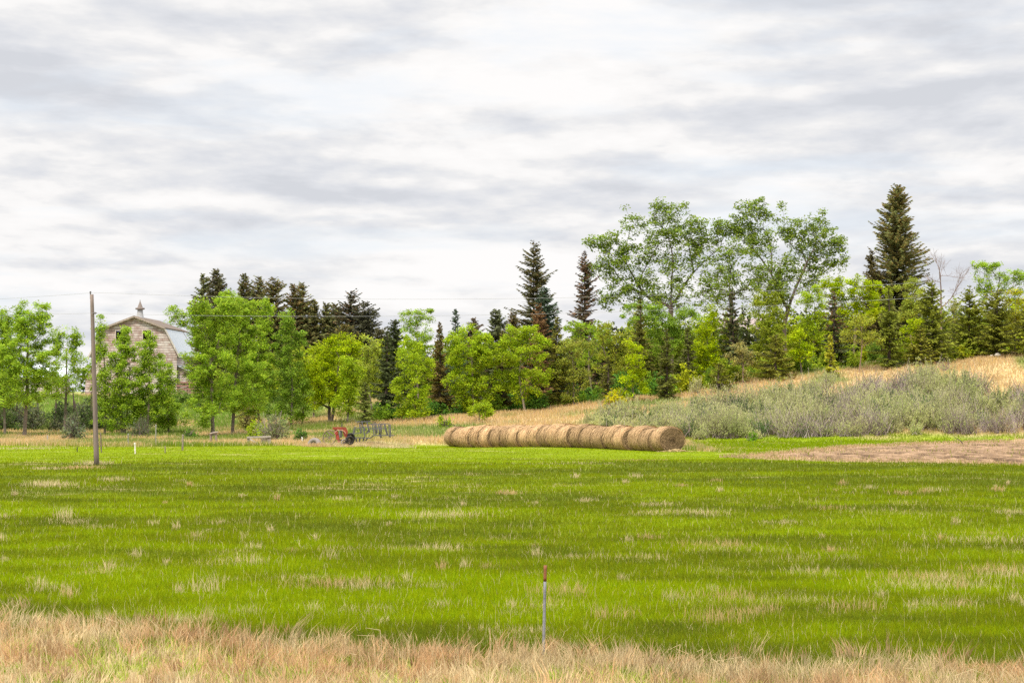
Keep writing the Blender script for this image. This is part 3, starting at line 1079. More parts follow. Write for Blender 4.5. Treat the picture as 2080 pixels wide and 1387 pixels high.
# (name, base px, distance, lobes px, colour, trunk radius, options, label, group)
BROAD = [
    # --- left row of poplars
    ('poplar_tree', 11, 204, [(8, 700, 36, 60), (-20, 690, 40, 60), (14, 770, 34, 60), (-30, 780, 30, 60)], POP, .17, dict(dens=1.9), 'poplar cut by the left frame edge, first of the left row', G_LEFT),
    ('poplar_tree', 50, 198, [(38, 668, 34, 38), (84, 672, 28, 38), (60, 720, 54, 46), (45, 780, 48, 48), (90, 770, 32, 46), (20, 735, 30, 40)], POP, .25, dict(dens=1.9), 'broad poplar with thick grey trunk at far left of the field', G_LEFT),
    ('poplar_tree', 131, 208, [(122, 705, 16, 34), (150, 706, 13, 36), (135, 760, 34, 42), (160, 750, 18, 34), (110, 790, 24, 30)], POP, .16, dict(dens=1.5), 'slim open poplar left of the utility pole', G_LEFT),
    ('poplar_tree', 213, 203, [(206, 690, 13, 34), (208, 745, 25, 40), (214, 800, 30, 36), (214, 850, 28, 24)], POP, .14, dict(dens=1.5), 'narrow poplar just right of the utility pole, before the barn', G_LEFT),
    ('poplar_tree', 251, 203, [(254, 690, 10, 26), (250, 732, 26, 34), (252, 780, 44, 40), (244, 836, 42, 36), (262, 830, 24, 30)], POP, .19, dict(stems=2, dens=2.1), 'two stemmed poplar in front of the left half of the barn', G_LEFT),
    ('poplar_tree', 299, 203, [(304, 694, 8, 22), (298, 730, 22, 32), (308, 775, 42, 38), (300, 828, 44, 36), (325, 810, 22, 30)], POP, .16, dict(dens=2.1), 'poplar covering the right gable opening of the barn', G_LEFT),
    ('poplar_tree', 343, 205, [(338, 780, 18, 30), (346, 815, 24, 26), (350, 850, 28, 24), (330, 848, 22, 26)], POP, .13, dict(dens=1.7), 'short poplar below the barn lean-to roof', G_LEFT),
    ('poplar_tree', 433, 197, [(412, 650, 24, 32), (425, 690, 42, 46), (406, 700, 18, 30), (356, 648, 11, 14), (374, 664, 14, 14), (420, 745, 54, 40), (406, 765, 20, 34), (440, 800, 46, 40), (415, 835, 34, 30), (460, 660, 24, 40)], POP, .24,
     dict(dens=2.0, limbs=[[(432, 840), (430, 770), (424, 700), (414, 650)], [(430, 780), (405, 730), (380, 680), (358, 652)], [(428, 740), (445, 690), (458, 650)]]), 'big spreading poplar right of the barn with a limb reaching left', G_LEFT),
    ('poplar_tree', 472, 202, [(485, 630, 26, 30), (498, 660, 32, 44), (480, 710, 40, 44), (500, 760, 40, 40), (478, 810, 34, 36), (510, 810, 28, 30), (455, 625, 14, 20)], POP, .22, dict(dens=2.1), 'tall full poplar, highest crown of the left row', G_LEFT),
    ('poplar_tree', 528, 212, [(532, 635, 15, 26), (535, 680, 18, 34), (530, 740, 26, 44), (520, 800, 30, 36), (545, 790, 24, 40)], POP, .16, dict(dens=2.0), 'column shaped pale poplar right of the tallest left poplar', G_LEFT),
    ('poplar_tree', 591, 212, [(585, 668, 13, 26), (582, 710, 22, 34), (575, 755, 32, 38), (592, 800, 36, 36), (570, 830, 34, 26), (609, 705, 10, 26)], POPD, .15, dict(dens=2.0), 'darker green poplar with two narrow tips left of the lime ash', G_LEFT),
    ('poplar_tree', 614, 214, [(612, 790, 18, 34), (618, 835, 22, 26)], POP, .09, dict(dens=1.7), 'thin low poplar sapling beside the lime ash', G_LEFT),
    # --- lime green ashes
    ('ash_tree', 637, 222, [(640, 755, 26, 34), (648, 800, 30, 28)], LIME, .13, dict(dens=1.7), 'lime ash on a thin dark trunk, leftmost of the lime trees', G_LIME),
    ('ash_tree', 671, 214, [(690, 700, 30, 24), (660, 720, 32, 28), (712, 715, 26, 30), (640, 760, 30, 30), (680, 765, 44, 36), (660, 805, 40, 24), (700, 800, 28, 26)], LIME, .22, dict(dens=2.0, bark=BARKD, stems=2), 'broad lime ash with forked dark trunk behind the red implement', G_LIME),
    ('ash_tree', 706, 211, [(706, 752, 26, 26), (716, 785, 26, 30), (700, 820, 24, 26), (725, 750, 16, 24)], LIMP, .12, dict(dens=1.8), 'smaller lime ash directly above the red implement', G_LIME),
    ('ash_tree', 757, 224, [(752, 705, 24, 24), (760, 740, 28, 32), (745, 780, 26, 30)], PALE, .13, dict(dens=1.5), 'pale thin leaved tree left of the dark spruce with the skirted base', G_LIME),
    ('ash_tree', 844, 209, [(835, 710, 24, 24), (845, 745, 36, 30), (838, 790, 40, 32), (850, 830, 32, 24), (815, 830, 20, 22)], LIMP, .12, dict(dens=1.9), 'lime ash on a pale trunk between two dark spruces', G_LIME),
    ('poplar_tree', 850, 240, [(835, 642, 18, 18), (862, 645, 18, 20), (848, 680, 34, 30), (850, 720, 34, 30)], POP, .15, dict(dens=1.7), 'fresh green poplar top standing above the lime ash on pale trunk', G_LIME),
    ('ash_tree', 962, 213, [(955, 690, 40, 26), (925, 715, 28, 28), (985, 715, 32, 30), (960, 745, 52, 36), (930, 785, 34, 30), (985, 790, 32, 34), (960, 815, 40, 22)], LIMP, .17, dict(dens=2.2), 'big round lime ash above the left end of the bale row', G_LIME),
    ('ash_tree', 972, 203, [(970, 832, 26, 14), (955, 846, 18, 12), (985, 842, 16, 12)], LIMP, .06, dict(dens=1.6, minz=.2), 'low lime sapling just behind the left bales', G_LIME),
    ('ash_tree', 1067, 213, [(1050, 680, 34, 22), (1085, 690, 30, 26), (1025, 710, 22, 26), (1062, 725, 50, 34), (1040, 770, 34, 30), (1090, 770, 30, 30), (1065, 800, 36, 20)], LIMP, .15, dict(dens=1.9, bark=BARKP), 'lime ash with a pale leaning trunk behind the middle of the bales', G_LIME),
    ('ash_tree', 1166, 214, [(1150, 705, 26, 22), (1180, 715, 28, 28), (1140, 745, 26, 26), (1172, 765, 40, 28), (1150, 795, 26, 20)], (0.30, 0.34, 0.05), .12, dict(dens=1.25), 'sparse yellowish ash right of the narrow green spruce', G_LIME),
    ('ash_tree', 1205, 232, [(1175, 670, 26, 22), (1215, 685, 32, 28), (1195, 720, 34, 28)], POP, .14, dict(dens=1.7), 'fresh green crown below the brown spiky spruce', G_LIME),
    ('willow_tree', 1248, 226, [(1235, 690, 28, 36), (1270, 710, 32, 42), (1240, 750, 32, 36), (1265, 780, 30, 24)], OLV, .17, dict(dens=1.2, bark=BARKD, stems=3), 'olive thinly leaved tree with dark slanting branches above the yellow bush', G_LIME),
    ('ash_tree', 1290, 211, [(1285, 705, 14, 16), (1292, 735, 24, 22), (1288, 770, 30, 22), (1270, 795, 22, 16), (1305, 790, 18, 14)], LIME, .08, dict(dens=1.4), 'small open lime ash behind the right part of the bale row', G_LIME),
    ('poplar_tree', 1340, 230, [(1300, 650, 36, 36), (1345, 660, 36, 36), (1385, 680, 32, 36), (1330, 715, 44, 38), (1400, 650, 30, 26)], POPD, .18, dict(dens=2.0), 'mid green bushy crown under the left cottonwood', G_LIME),
    ('ash_tree', 1437, 222, [(1445, 640, 17, 20), (1437, 672, 24, 26), (1430, 715, 30, 28), (1450, 745, 24, 24), (1420, 755, 22, 24)], LIME, .13, dict(dens=2.0), 'bright lime upright tree left of the dark brown spruce', G_LIME),
    ('ash_tree', 1508, 216, [(1500, 708, 26, 14), (1520, 725, 26, 16), (1490, 730, 18, 12), (1512, 760, 14, 14)], (0.33, 0.31, 0.10), .08, dict(dens=1.2, bark=(0.22, 0.15, 0.12)), 'small tree with pinkish twigs and pale trunk on the hill crest', G_LIME),
    ('larch_tree', 1563, 224, [(1545, 618, 18, 26), (1575, 625, 20, 28), (1558, 665, 36, 34), (1585, 690, 28, 34), (1540, 710, 32, 30), (1570, 740, 36, 26)], (0.29, 0.35, 0.03), .16, dict(dens=1.9), 'tall yellow green larch like tree between two brown spruces', G_LIME),
    ('ash_tree', 1630, 218, [(1625, 690, 24, 16), (1640, 710, 22, 18), (1618, 720, 20, 16)], LIME, .09, dict(dens=1.7), 'small lime tree below the leaning cottonwood trunk', G_LIME),
    ('ash_tree', 1650, 228, [(1645, 600, 24, 20), (1660, 632, 26, 26), (1640, 660, 24, 26), (1668, 690, 22, 26)], LIMP, .14, dict(dens=1.8), 'lime tree between leaning cottonwood trunk and rusty brown spruce', G_LIME),
    ('ash_tree', 1730, 232, [(1690, 580, 30, 20), (1735, 578, 36, 20), (1775, 595, 28, 24), (1710, 610, 40, 24), (1760, 635, 34, 28), (1725, 650, 30, 26)], LIME, .2, dict(dens=1.9), 'wide bright lime crown left of the tallest spruce', G_LIME),
    ('ash_tree', 1745, 216, [(1752, 655, 26, 18), (1735, 680, 26, 16), (1765, 685, 22, 20)], (0.34, 0.37, 0.05), .08, dict(dens=1.3, bark=(0.22, 0.15, 0.12)), 'small tree with reddish thin trunk left of the green spruce', G_LIME),
    ('ash_tree', 1850, 236, [(1850, 585, 26, 20), (1865, 610, 26, 26), (1845, 635, 26, 24)], PALE, .15, dict(dens=1.7), 'pale green crown at the foot of the tallest spruce', G_LIME),
    ('ash_tree', 1858, 220, [(1850, 665, 22, 20), (1862, 690, 22, 24), (1848, 715, 20, 18)], LIME, .1, dict(dens=1.7), 'small lime tree filling the gap between two green spruces', G_LIME),
    ('ash_tree', 1937, 226, [(1935, 630, 16, 22), (1945, 665, 18, 24), (1930, 690, 16, 16)], (0.31, 0.32, 0.09), .09, dict(dens=1.2), 'thin pinkish green tree right of the bare dead tree', G_LIME),
    ('poplar_tree', 2010, 236, [(1990, 550, 20, 20), (2015, 548, 20, 18), (2045, 562, 26, 18), (2078, 565, 20, 18), (2010, 590, 32, 26), (2060, 600, 28, 24)], POP, .18, dict(dens=1.5), 'large green crown rising behind the right hand spruces', G_LIME),
    ('ash_tree', 2062, 224, [(2060, 605, 18, 18), (2068, 640, 20, 26), (2056, 670, 18, 20)], YEL, .1, dict(dens=1.7), 'yellow lime tree between the last two spruces at the right edge', G_LIME),
]


def z4(pts):
    return [(1160 + a / 2.89, 380 + b / 2.89) for a, b in pts]


def z4l(l):
    return [(1160 + a / 2.89, 380 + b / 2.89, c / 2.6, e / 2.6) for a, b, c, e in l]


def build_trees():
    for i, (nm, px, d, lobes, col, tr, opt, label, grp) in enumerate(BROAD):
        broadleaf(base_at(px, d), d, lobes, col, 1000 + i, tr, name=nm, label=label, group=grp, slim=grp == G_LEFT, leaf=.080 if grp == G_LEFT else .084, **opt)
    g = 'old cottonwoods standing above the shelterbelt'
    broadleaf(base_at(1364, 240), 240, z4l([(255, 330, 120, 60), (370, 220, 55, 65), (330, 400, 90, 60), (545, 180, 90, 70), (560, 290, 95, 65), (450, 400, 80, 60), (690, 260, 75, 75), (790, 310, 100, 55), (870, 240, 50, 40),
                                              (720, 380, 70, 45), (590, 450, 60, 60), (250, 500, 80, 50), (330, 570, 80, 50), (640, 560, 50, 45), (170, 330, 50, 30), (180, 480, 70, 60), (300, 640, 110, 50), (430, 570, 70, 55), (520, 660, 80, 50)]), COT, 2001, .36,
              limbs=[z4(x) for x in ([(590, 800), (585, 700), (590, 560), (600, 420), (560, 250)], [(600, 690), (700, 520), (780, 440), (880, 350)], [(588, 700), (430, 640), (390, 560), (330, 460), (290, 360)], [(390, 560), (450, 450), (520, 330)], [(720, 500), (700, 380), (680, 280)])],
              dens=2.2, crad=0.85, leaf=0.12, bark=(0.13, 0.108, 0.092), deep=0.6, name='cottonwood_tree', label='old cottonwood with wide open crown, left of the two tallest', group=g, cl_area=0.24, fuzz=110)
    broadleaf(base_at(1596, 240), 240, z4l([(1060, 180, 65, 60), (1160, 150, 38, 50), (1070, 270, 85, 60), (1130, 330, 75, 55), (1260, 220, 55, 60), (1340, 280, 90, 85), (1440, 215, 65, 50), (1470, 300, 95, 70), (1530, 380, 70, 60),
                                              (1400, 400, 80, 60), (1540, 460, 50, 40), (1260, 480, 65, 55), (1230, 570, 70, 55), (1440, 470, 80, 45), (960, 280, 50, 45), (1200, 650, 80, 50), (1420, 560, 60, 45)]), COT, 2002, .34,
              limbs=[z4(x) for x in ([(1250, 800), (1275, 710), (1320, 590), (1370, 480), (1390, 420), (1450, 320)], [(1275, 710), (1215, 620), (1180, 500), (1100, 390), (1020, 320)], [(1185, 510), (1172, 350), (1150, 230)], [(1380, 440), (1350, 350), (1310, 240)])],
              dens=2.25, crad=0.85, leaf=0.12, bark=(0.13, 0.108, 0.092), deep=0.6, name='cottonwood_tree', label='old cottonwood with dark leaning trunk, right of the two tallest', group=g, cl_area=0.24, fuzz=110)
    broadleaf(base_at(1484, 238), 238, z4l([(920, 450, 70, 45), (900, 520, 70, 55), (800, 570, 70, 45), (850, 640, 100, 50), (1090, 560, 90, 50), (1110, 490, 50, 38), (1010, 620, 60, 40), (960, 390, 40, 40)]), COT, 2003, .27,
              limbs=[z4(x) for x in ([(940, 760), (935, 620), (925, 540), (945, 440)], [(935, 610), (860, 595), (790, 600)], [(936, 640), (1030, 590), (1100, 540)])],
              dens=2.0, crad=0.8, leaf=0.12, bark=(0.12, 0.10, 0.088), deep=0.7, name='cottonwood_tree', label='lower ragged cottonwood between the two tall ones with a level limb', group=g, cl_area=0.24, fuzz=110)
    S = [
        # px, d, top, half, colour, opts, label, group
        (786, 214, 664, 30, SPD, dict(), 'dark spruce with skirted base right of the grey harrow', G_SPR),
        (742, 208, 775, 26, (0.104, 0.128, 0.025), dict(low=.15), 'low dark juniper like spruce directly behind the harrow', G_SPR),
        (893, 216, 655, 30, (0.119, 0.090, 0.022), dict(tip=(0.170, 0.128, 0.051), tipfrac=.4), 'dark spruce with brown top left of the big round ash', G_SPR),
        (926, 238, 627, 34, SPU, dict(), 'bluish spruce top peeking above the big round ash', G_SPR),
        (1020, 216, 668, 25, (0.101, 0.095, 0.022), dict(), 'slim dark spruce between the two big lime ashes', G_SPR),
        (1131, 215, 645, 30, (0.134, 0.132, 0.022), dict(), 'narrow green spruce on a bare lower trunk right of the pale leaning ash', G_SPR),
        (1236, 212, 725, 17, (0.089, 0.090, 0.022), dict(), 'thin small spruce left of the yellow bush', G_SPR),
        (1300, 224, 606, 27, (0.107, 0.106, 0.022), dict(), 'dark spruce under the left side of the left cottonwood', G_SPR),
        (1354, 212, 668, 27, (0.101, 0.111, 0.022), dict(), 'slim spruce behind the face-on end of the bale row', G_SPR),
        (1397, 220, 660, 24, (0.089, 0.097, 0.025), dict(), 'dark spruce left of the bright lime upright tree', G_SPR),
        (1489, 222, 586, 34, SPD, dict(tip=(0.150, 0.115, 0.051), tipfrac=.35), 'dark brown tipped spruce below the ragged middle cottonwood', G_SPR),
        (1460, 212, 735, 26, (0.124, 0.132, 0.020), dict(low=.1), 'small green spruce low on the crest left of pinkish twigged tree', G_SPR),
        (1576, 216, 680, 34, (0.149, 0.153, 0.022), dict(power=.7), 'bushy green spruce at the foot of the yellow green larch', G_SPR),
        (1695, 222, 590, 34, SPD, dict(tip=(0.162, 0.093, 0.051), tipfrac=.45, sparse=.15), 'rusty dark spruce below the wide bright lime crown', G_SPR),
        (1687, 214, 680, 16, (0.297, 0.298, 0.025), dict(), 'tiny light green spruce in front of the rusty dark spruce', G_SPR),
        (1806, 218, 582, 40, (0.136, 0.159, 0.022), dict(), 'green spruce in front of the tallest spruce', G_SPR),
        (1894, 221, 570, 44, (0.154, 0.175, 0.022), dict(power=.65), 'full green spruce below the bare dead tree', G_SPR),
        (1870, 219, 660, 26, (0.178, 0.181, 0.025), dict(), 'short olive spruce tucked against the full green spruce', G_SPR),
        (1970, 224, 578, 36, (0.163, 0.187, 0.022), dict(power=.7), 'slender green spruce, second tree from the cut spruce at the right', G_SPR),
        (2026, 223, 588, 52, (0.154, 0.166, 0.022), dict(power=.65), 'widest green spruce near the right end of the crest', G_SPR),
        (2092, 222, 590, 36, (0.149, 0.158, 0.022), dict(power=.7), 'green spruce cut off by the right frame edge', G_SPR),
        # tall ones behind
        (1822, 244, 374, 66, SPO, dict(tip=(0.196, 0.153, 0.048), tipfrac=.5, power=.62, trunk_r=.26, wide=1.62, full=3), 'tallest spruce of all, broad olive cone above the crest', G_BACK),
        (1777, 243, 506, 26, (0.110, 0.095, 0.040), dict(sparse=.25, lean=-.3, wide=1.5), 'scraggly smaller spruce pressed against the left flank of the tallest', G_BACK),
        (1085, 240, 487, 46, (0.088, 0.091, 0.040), dict(sparse=.55, tip=(0.170, 0.128, 0.051), tipfrac=.35, trunk_r=.2, power=.6, droop=.1, wide=1.25), 'tall gaunt spruce with long uneven branches above the mid row', G_BACK),
        (1107, 238, 585, 28, SPU, dict(), 'blue dark spruce at the right foot of the gaunt spruce', G_BACK),
        (1095, 236, 618, 20, (0.176, 0.104, 0.050), dict(), 'brown small spruce at the foot of the gaunt spruce', G_BACK),
        (1187, 240, 508, 36, (0.075, 0.068, 0.040), dict(sparse=.6, tip=(0.221, 0.128, 0.076), tipfrac=.5, trunk_r=.2, power=.6, wide=1.2), 'brown spiky half bare spruce left of the cottonwoods', G_BACK),
        (1006, 240, 627, 32, (0.099, 0.114, 0.054), dict(), 'spruce top with two points left of the gaunt spruce', G_BACK),
        (1044, 242, 634, 24, (0.154, 0.114, 0.045), dict(), 'brownish spruce tip just left of the gaunt spruce', G_BACK),
        (962, 244, 645, 26, (0.110, 0.080, 0.047), dict(), 'low brown spruce tip above the big round ash', G_BACK),
        (800, 244, 648, 22, SPD, dict(), 'small dark spruce tip left of the fresh green poplar top', G_BACK),
        (413, 262, 556, 26, SPO, dict(tip=(0.136, 0.102, 0.051), tipfrac=.25), 'leftmost tall spruce, above the spreading poplar', G_BACK),
        (441, 260, 547, 30, (0.079, 0.080, 0.036), dict(tip=(0.136, 0.102, 0.051), tipfrac=.25), 'highest spruce of the left clump, second from its left end', G_BACK),
        (470, 264, 598, 22, SPB, dict(tip=(0.204, 0.119, 0.060), tipfrac=.5), 'brown short spruce between taller ones in the left clump', G_BACK),
        (496, 262, 556, 26, SPO, dict(tip=(0.170, 0.119, 0.051), tipfrac=.4), 'third tall spruce of the left clump with a thin tip', G_BACK),
        (526, 264, 560, 30, SPO, dict(tip=(0.170, 0.128, 0.051), tipfrac=.4), 'spruce in the middle of the left clump behind the column poplar', G_BACK),
        (556, 262, 564, 36, SPB, dict(tip=(0.204, 0.145, 0.051), tipfrac=.45), 'wide brown spruce in the right half of the left clump', G_BACK),
        (594, 262, 577, 24, SPB, dict(tip=(0.204, 0.128, 0.051), tipfrac=.5), 'thin brown twin spruce, left one of a pair', G_BACK),
        (613, 263, 574, 30, SPO, dict(tip=(0.204, 0.145, 0.051), tipfrac=.45), 'thin brown twin spruce, right one of a pair', G_BACK),
        (637, 262, 606, 26, SPB, dict(tip=(0.170, 0.136, 0.051), tipfrac=.4), 'lower spruce right of the brown twin pair', G_BACK),
        (662, 262, 614, 24, SPO, dict(tip=(0.170, 0.136, 0.051), tipfrac=.4), 'spruce tip above the left edge of the broad lime ash', G_BACK),
        (681, 262, 614, 22, SPO, dict(tip=(0.170, 0.136, 0.051), tipfrac=.4), 'spruce tip at the right end of the left clump', G_BACK),
        (714, 255, 590, 34, (0.066, 0.068, 0.036), dict(sparse=.3, tip=(0.170, 0.102, 0.051), tipfrac=.3), 'separate open spruce above the broad lime ash', G_BACK),
        (741, 254, 613, 36, (0.070, 0.072, 0.040), dict(sparse=.2), 'spruce leaning against the separate open spruce on its right', G_BACK),
        (700, 250, 660, 34, SPB, dict(tip=(0.187, 0.145, 0.043), tipfrac=.5), 'brown lower spruce behind the broad lime ash', G_BACK),
        (770, 252, 668, 30, (0.088, 0.085, 0.036), dict(), 'short spruce filling the dip left of skirted dark spruce', G_BACK),
    ]
    for i, (px, d, top, half, col, opt, label, grp) in enumerate(S):
        if grp == G_BACK:
            opt = dict(dict(power=.55, wide=1.6, full=4), **opt)
        spruce(base_at(px, d), d, top, half, col, 3000 + i, label=label, group=grp, **opt)


def dead_tree():
    rng = np.random.default_rng(5)
    d = 234
    b = base_at(1912, d)
    root = thing('dead_tree', b, 'bare grey dead tree right of the tallest spruce', 'tree')
    mb = MB()
    A, B, RA, RB = [], [], [], []

    def grow(p, v, L, r, depth):
        n = 3
        for k in range(n):
            q = p + v * L / n
            A.append(p)
            B.append(q)
            RA.append(r)
            RB.append(r * 0.85)
            r *= 0.85
            p = q
            v = v + rng.normal(0, 0.13, 3)
            v[2] += 0.05
            v /= np.linalg.norm(v)
            if depth > 0 and k > 0:
                for _ in range(2 if depth > 1 else 3):
                    w = v + rng.normal(0, 0.55, 3)
                    w[2] += 0.1
                    w /= np.linalg.norm(w)
                    grow(p, w, L * rng.uniform(0.45, 0.75), r * 0.6, depth - 1)
        if depth > 0:
            grow(p, v, L * 0.7, r * 0.9, depth - 1)
    top = px2w(1912, 600, d)
    q = np.linspace(0, 1, 8)[:, None]
    mb.tube(b * (1 - q) + top * q, 0.13 - 0.05 * q[:, 0], np.array([.2, .15, .13]), 6)
    grow(top, np.array([0.0, 0, 1.]), 1.9, 0.07, 3)
    grow(px2w(1912, 625, d), np.array([.75, 0, .6]), 2.1, 0.06, 3)
    grow(px2w(1912, 615, d), np.array([-.6, .2, .75]), 1.5, 0.05, 2)
    mb.segs(np.array(A), np.array(B), np.array(RA), np.array(RB), np.array([.2, .145, .125]), 4)
    mb.build('trunk', M_BARK, root)


build_trees()
dead_tree()


# ------------------------------------------------------------------ undergrowth and shrubs
def build_undergrowth():
    rng = np.random.default_rng(21)
    mb = MB()
    # along the foot of the shelterbelt and the crest
    for px in np.arange(770, 2140, 9.0):
        dd = np.interp(px, [770, 1100, 1400, 1700, 2080], [212, 214, 217, 219, 226]) + rng.uniform(-0.5, 6)
        b = base_at(px + rng.uniform(-6, 6), dd)
        hh = rng.uniform(0.7, 2.2) if px < 1250 else rng.uniform(0.9, 2.9)
        if px > 1850:
            hh *= 0.7
        col = np.array([0.10, 0.22, 0.03]) if rng.random() < 0.6 else np.array([0.20, 0.32, 0.025])
        if px > 1350:
            col = [np.array([0.17, 0.26, 0.03]), np.array([0.28, 0.36, 0.03]), np.array([0.38, 0.42, 0.02])][rng.integers(0, 3)]
        bush_mass(mb, b, rng.uniform(0.6, 1.3), 0.9, hh, rng, col, 0.11, 2.0)
    # hedge behind the left poplars
    for px in np.arange(-40, 345, 8.0):
        for row in range(2):
            if rng.random() < 0.45:
                continue
            dd = 215 + row * 7 + rng.uniform(-3, 4)
            b = base_at(px + rng.uniform(-8, 8), dd)
            hh = rng.uniform(0.8, 2.9) * (1.0 if px < 215 else 0.75)
            col = [np.array([0.055, 0.08, 0.028]), np.array([0.10, 0.15, 0.04]), np.array([0.20, 0.27, 0.06]), np.array([0.14, 0.16, 0.08])][rng.integers(0, 4)]
            bush_mass(mb, b, rng.uniform(0.8, 1.5), 1.2, hh, rng, col, 0.11, 1.4, None, (0.2, .165, .14), 22)
    for px in (32, 78, 108, 148, 160, 182, 232, 270, 322):
        b = base_at(px, 218 + rng.uniform(-3, 5))
        t = b + np.array([rng.normal(0, .35), 0, rng.uniform(2.5, 4.5)])
        mb.segs([b, (b + t) / 2 + [.12, 0, 0]], [(b + t) / 2 + [.12, 0, 0], t], [.10, .08], [.08, .05], np.array([.17, .13, .11]), 6)
    # greenery beside the barn and along the yard
    for px in np.arange(330, 640, 12.0):
        b = base_at(px, 236 + rng.uniform(-4, 12))
        bush_mass(mb, b, rng.uniform(0.7, 1.4), 1.0, rng.uniform(0.5, 1.6), rng, np.array([0.14, 0.22, 0.035]), 0.12, 1.6)
    tag(mb.build('undergrowth', M_LEAF), 'dense green undergrowth at the foot of the trees', 'undergrowth', kind='stuff')


def build_woods():
    rng = np.random.default_rng(22)
    mb = MB()
    for px in np.arange(440, 2150, 8.5):
        top = np.interp(px, [440, 600, 760, 1000, 1180, 1240, 1400, 1500, 1800, 2100], [735, 695, 680, 675, 665, 640, 628, 618, 604, 606]) + rng.uniform(-8, 34)
        d = 247 + rng.uniform(-3, 16)
        b = base_at(px + rng.uniform(-6, 6), d)
        H = HC + (HOR - top) / FPX * d - b[2]
        col = [np.array([0.14, 0.19, 0.03]), np.array([0.24, 0.31, 0.03]), np.array([0.34, 0.41, 0.03]), np.array([0.09, 0.11, 0.035])][rng.integers(0, 4)]
        bush_mass(mb, b, rng.uniform(1.1, 2.0), 1.3, H, rng, col, 0.17, 1.5)
        mb.segs([b], [b + np.array([rng.normal(0, .3), 0, H * .7])], 0.1, 0.05, np.asarray(BARKD), 5)
    # far belt of trees beyond the farm yard
    for x in np.arange(-190, 200, 4.5):
        d = rng.uniform(520, 560)
        x_ = x * 1.0
        z = float(terrain(x_, d))
        bush_mass(mb, np.array([x_, d, z]), rng.uniform(3, 5), 3, rng.uniform(5, 9), rng, np.array([0.05, 0.085, 0.025]), 0.5, 1.8)
    tag(mb.build('woods', M_LEAF), 'deeper part of the wood seen as one dark mass between the trunks', 'wood', kind='stuff')


def build_willow_scrub():
    """silvery thicket on the hillside behind the bales"""
    rng = np.random.default_rng(23)
    mb, tb = MB(), MB()
    lo = [(1130, 868), (1240, 880), (1400, 893), (1600, 890), (1800, 884), (2080, 880), (2300, 878)]
    hi = [(1130, 862), (1240, 838), (1400, 815), (1600, 800), (1750, 772), (1850, 762), (2000, 770), (2080, 786), (2300, 790)]
    n = 0
    while n < 760:
        px = rng.uniform(1140, 2300)
        d = rng.uniform(186, 216)
        b = base_at(px, d)
        py = HOR - (b[2] - HC) * FPX / d
        ylo = np.interp(px, [q[0] for q in lo], [q[1] for q in lo])
        yhi = np.interp(px, [q[0] for q in hi], [q[1] for q in hi])
        if py < yhi + 55 and fbm(b[0] / 2.6, b[1] / 3.5, 811, 2) < 0.42 and px < 2050:
            continue
        if not (yhi + 18 < py < ylo):
            if not (py < ylo and rng.random() < 0.02 and px > 1300):
                continue
        n += 1
        hh = rng.uniform(0.7, 2.0) * (0.6 + 0.8 * fbm(b[0] / 3.2, b[1] / 3.2, 821, 2)) * np.interp(px, [1140, 1300, 1600], [0.45, 0.85, 1.0])
        bare = fbm(b[0] / 4.5, b[1] / 5, 801, 3)
        br = float(sstep(0.40, 0.56, bare)) * np.interp(px, [1140, 1500, 1650], [0.1, 0.5, 1])
        col = lerp(np.array([0.40, 0.45, 0.165]), np.array([0.50, 0.49, 0.235]), rng.random())
        if rng.random() < 0.12:
            col = np.array([0.10, 0.17, 0.05])
        col = np.asarray(col) * rng.uniform(0.78, 1.18)
        ns = int(rng.integers(26, 40))
        tip = rand_unit(ns, rng)
        tip[:, 2] = np.abs(tip[:, 2]) * 0.8 + 0.55
        tip = b + tip * np.array([0.75, 0.75, 1.0]) * (hh * rng.uniform(0.55, 1.15, (ns, 1)))
        root = b + rng.normal(0, 0.3, (ns, 3)) * np.array([1, 1, 0])
        mid = 0.5 * root + 0.5 * tip + rng.normal(0, 0.09, (ns, 3))
        tc = np.array([0.32, 0.26, 0.25]) if rng.random() < 0.5 else np.array([0.19, 0.145, 0.14])
        w = tc[None] * rng.uniform(0.7, 1.3, (ns, 1))
        tb.segs(root, mid, 0.018, 0.013, w, 3)
        tb.segs(mid, tip, 0.013, 0.006, w, 3)
        m2 = int(24 * (1 - 0.93 * br)) + 1                   # leaves along each stem
        t = rng.uniform(0.25, 1.0, (ns, m2, 1))
        q = np.where(t < 0.5, root[:, None] * (1 - 2 * t) + mid[:, None] * 2 * t, mid[:, None] * (2 - 2 * t) + tip[:, None] * (2 * t - 1))
        q = (q + rng.normal(0, 0.075, q.shape)).reshape(-1, 3)
        k2 = len(q)
        u = rand_unit(k2, rng) * 0.5 + np.array([0, 0, 0.8])
        u = u / np.linalg.norm(u, axis=1, keepdims=True) * rng.uniform(0.06, 0.13, (k2, 1))
        v = np.cross(u, rand_unit(k2, rng))
        v = v / np.maximum(np.linalg.norm(v, axis=1, keepdims=True), 1e-6) * rng.uniform(0.020, 0.036, (k2, 1))
        mb.cards(q, u, v, np.asarray(col)[None] * rng.uniform(0.85, 1.15, (k2, 1)))
    o = mb.build('willow_scrub', M_LEAF)
    t = tb.build('twigs', M_BARK, o)
    tag(o, 'silvery green willow scrub covering the hillside behind the bales', 'scrub', kind='stuff')
    t['kind'] = 'stuff'


build_undergrowth()
build_woods()
build_willow_scrub()

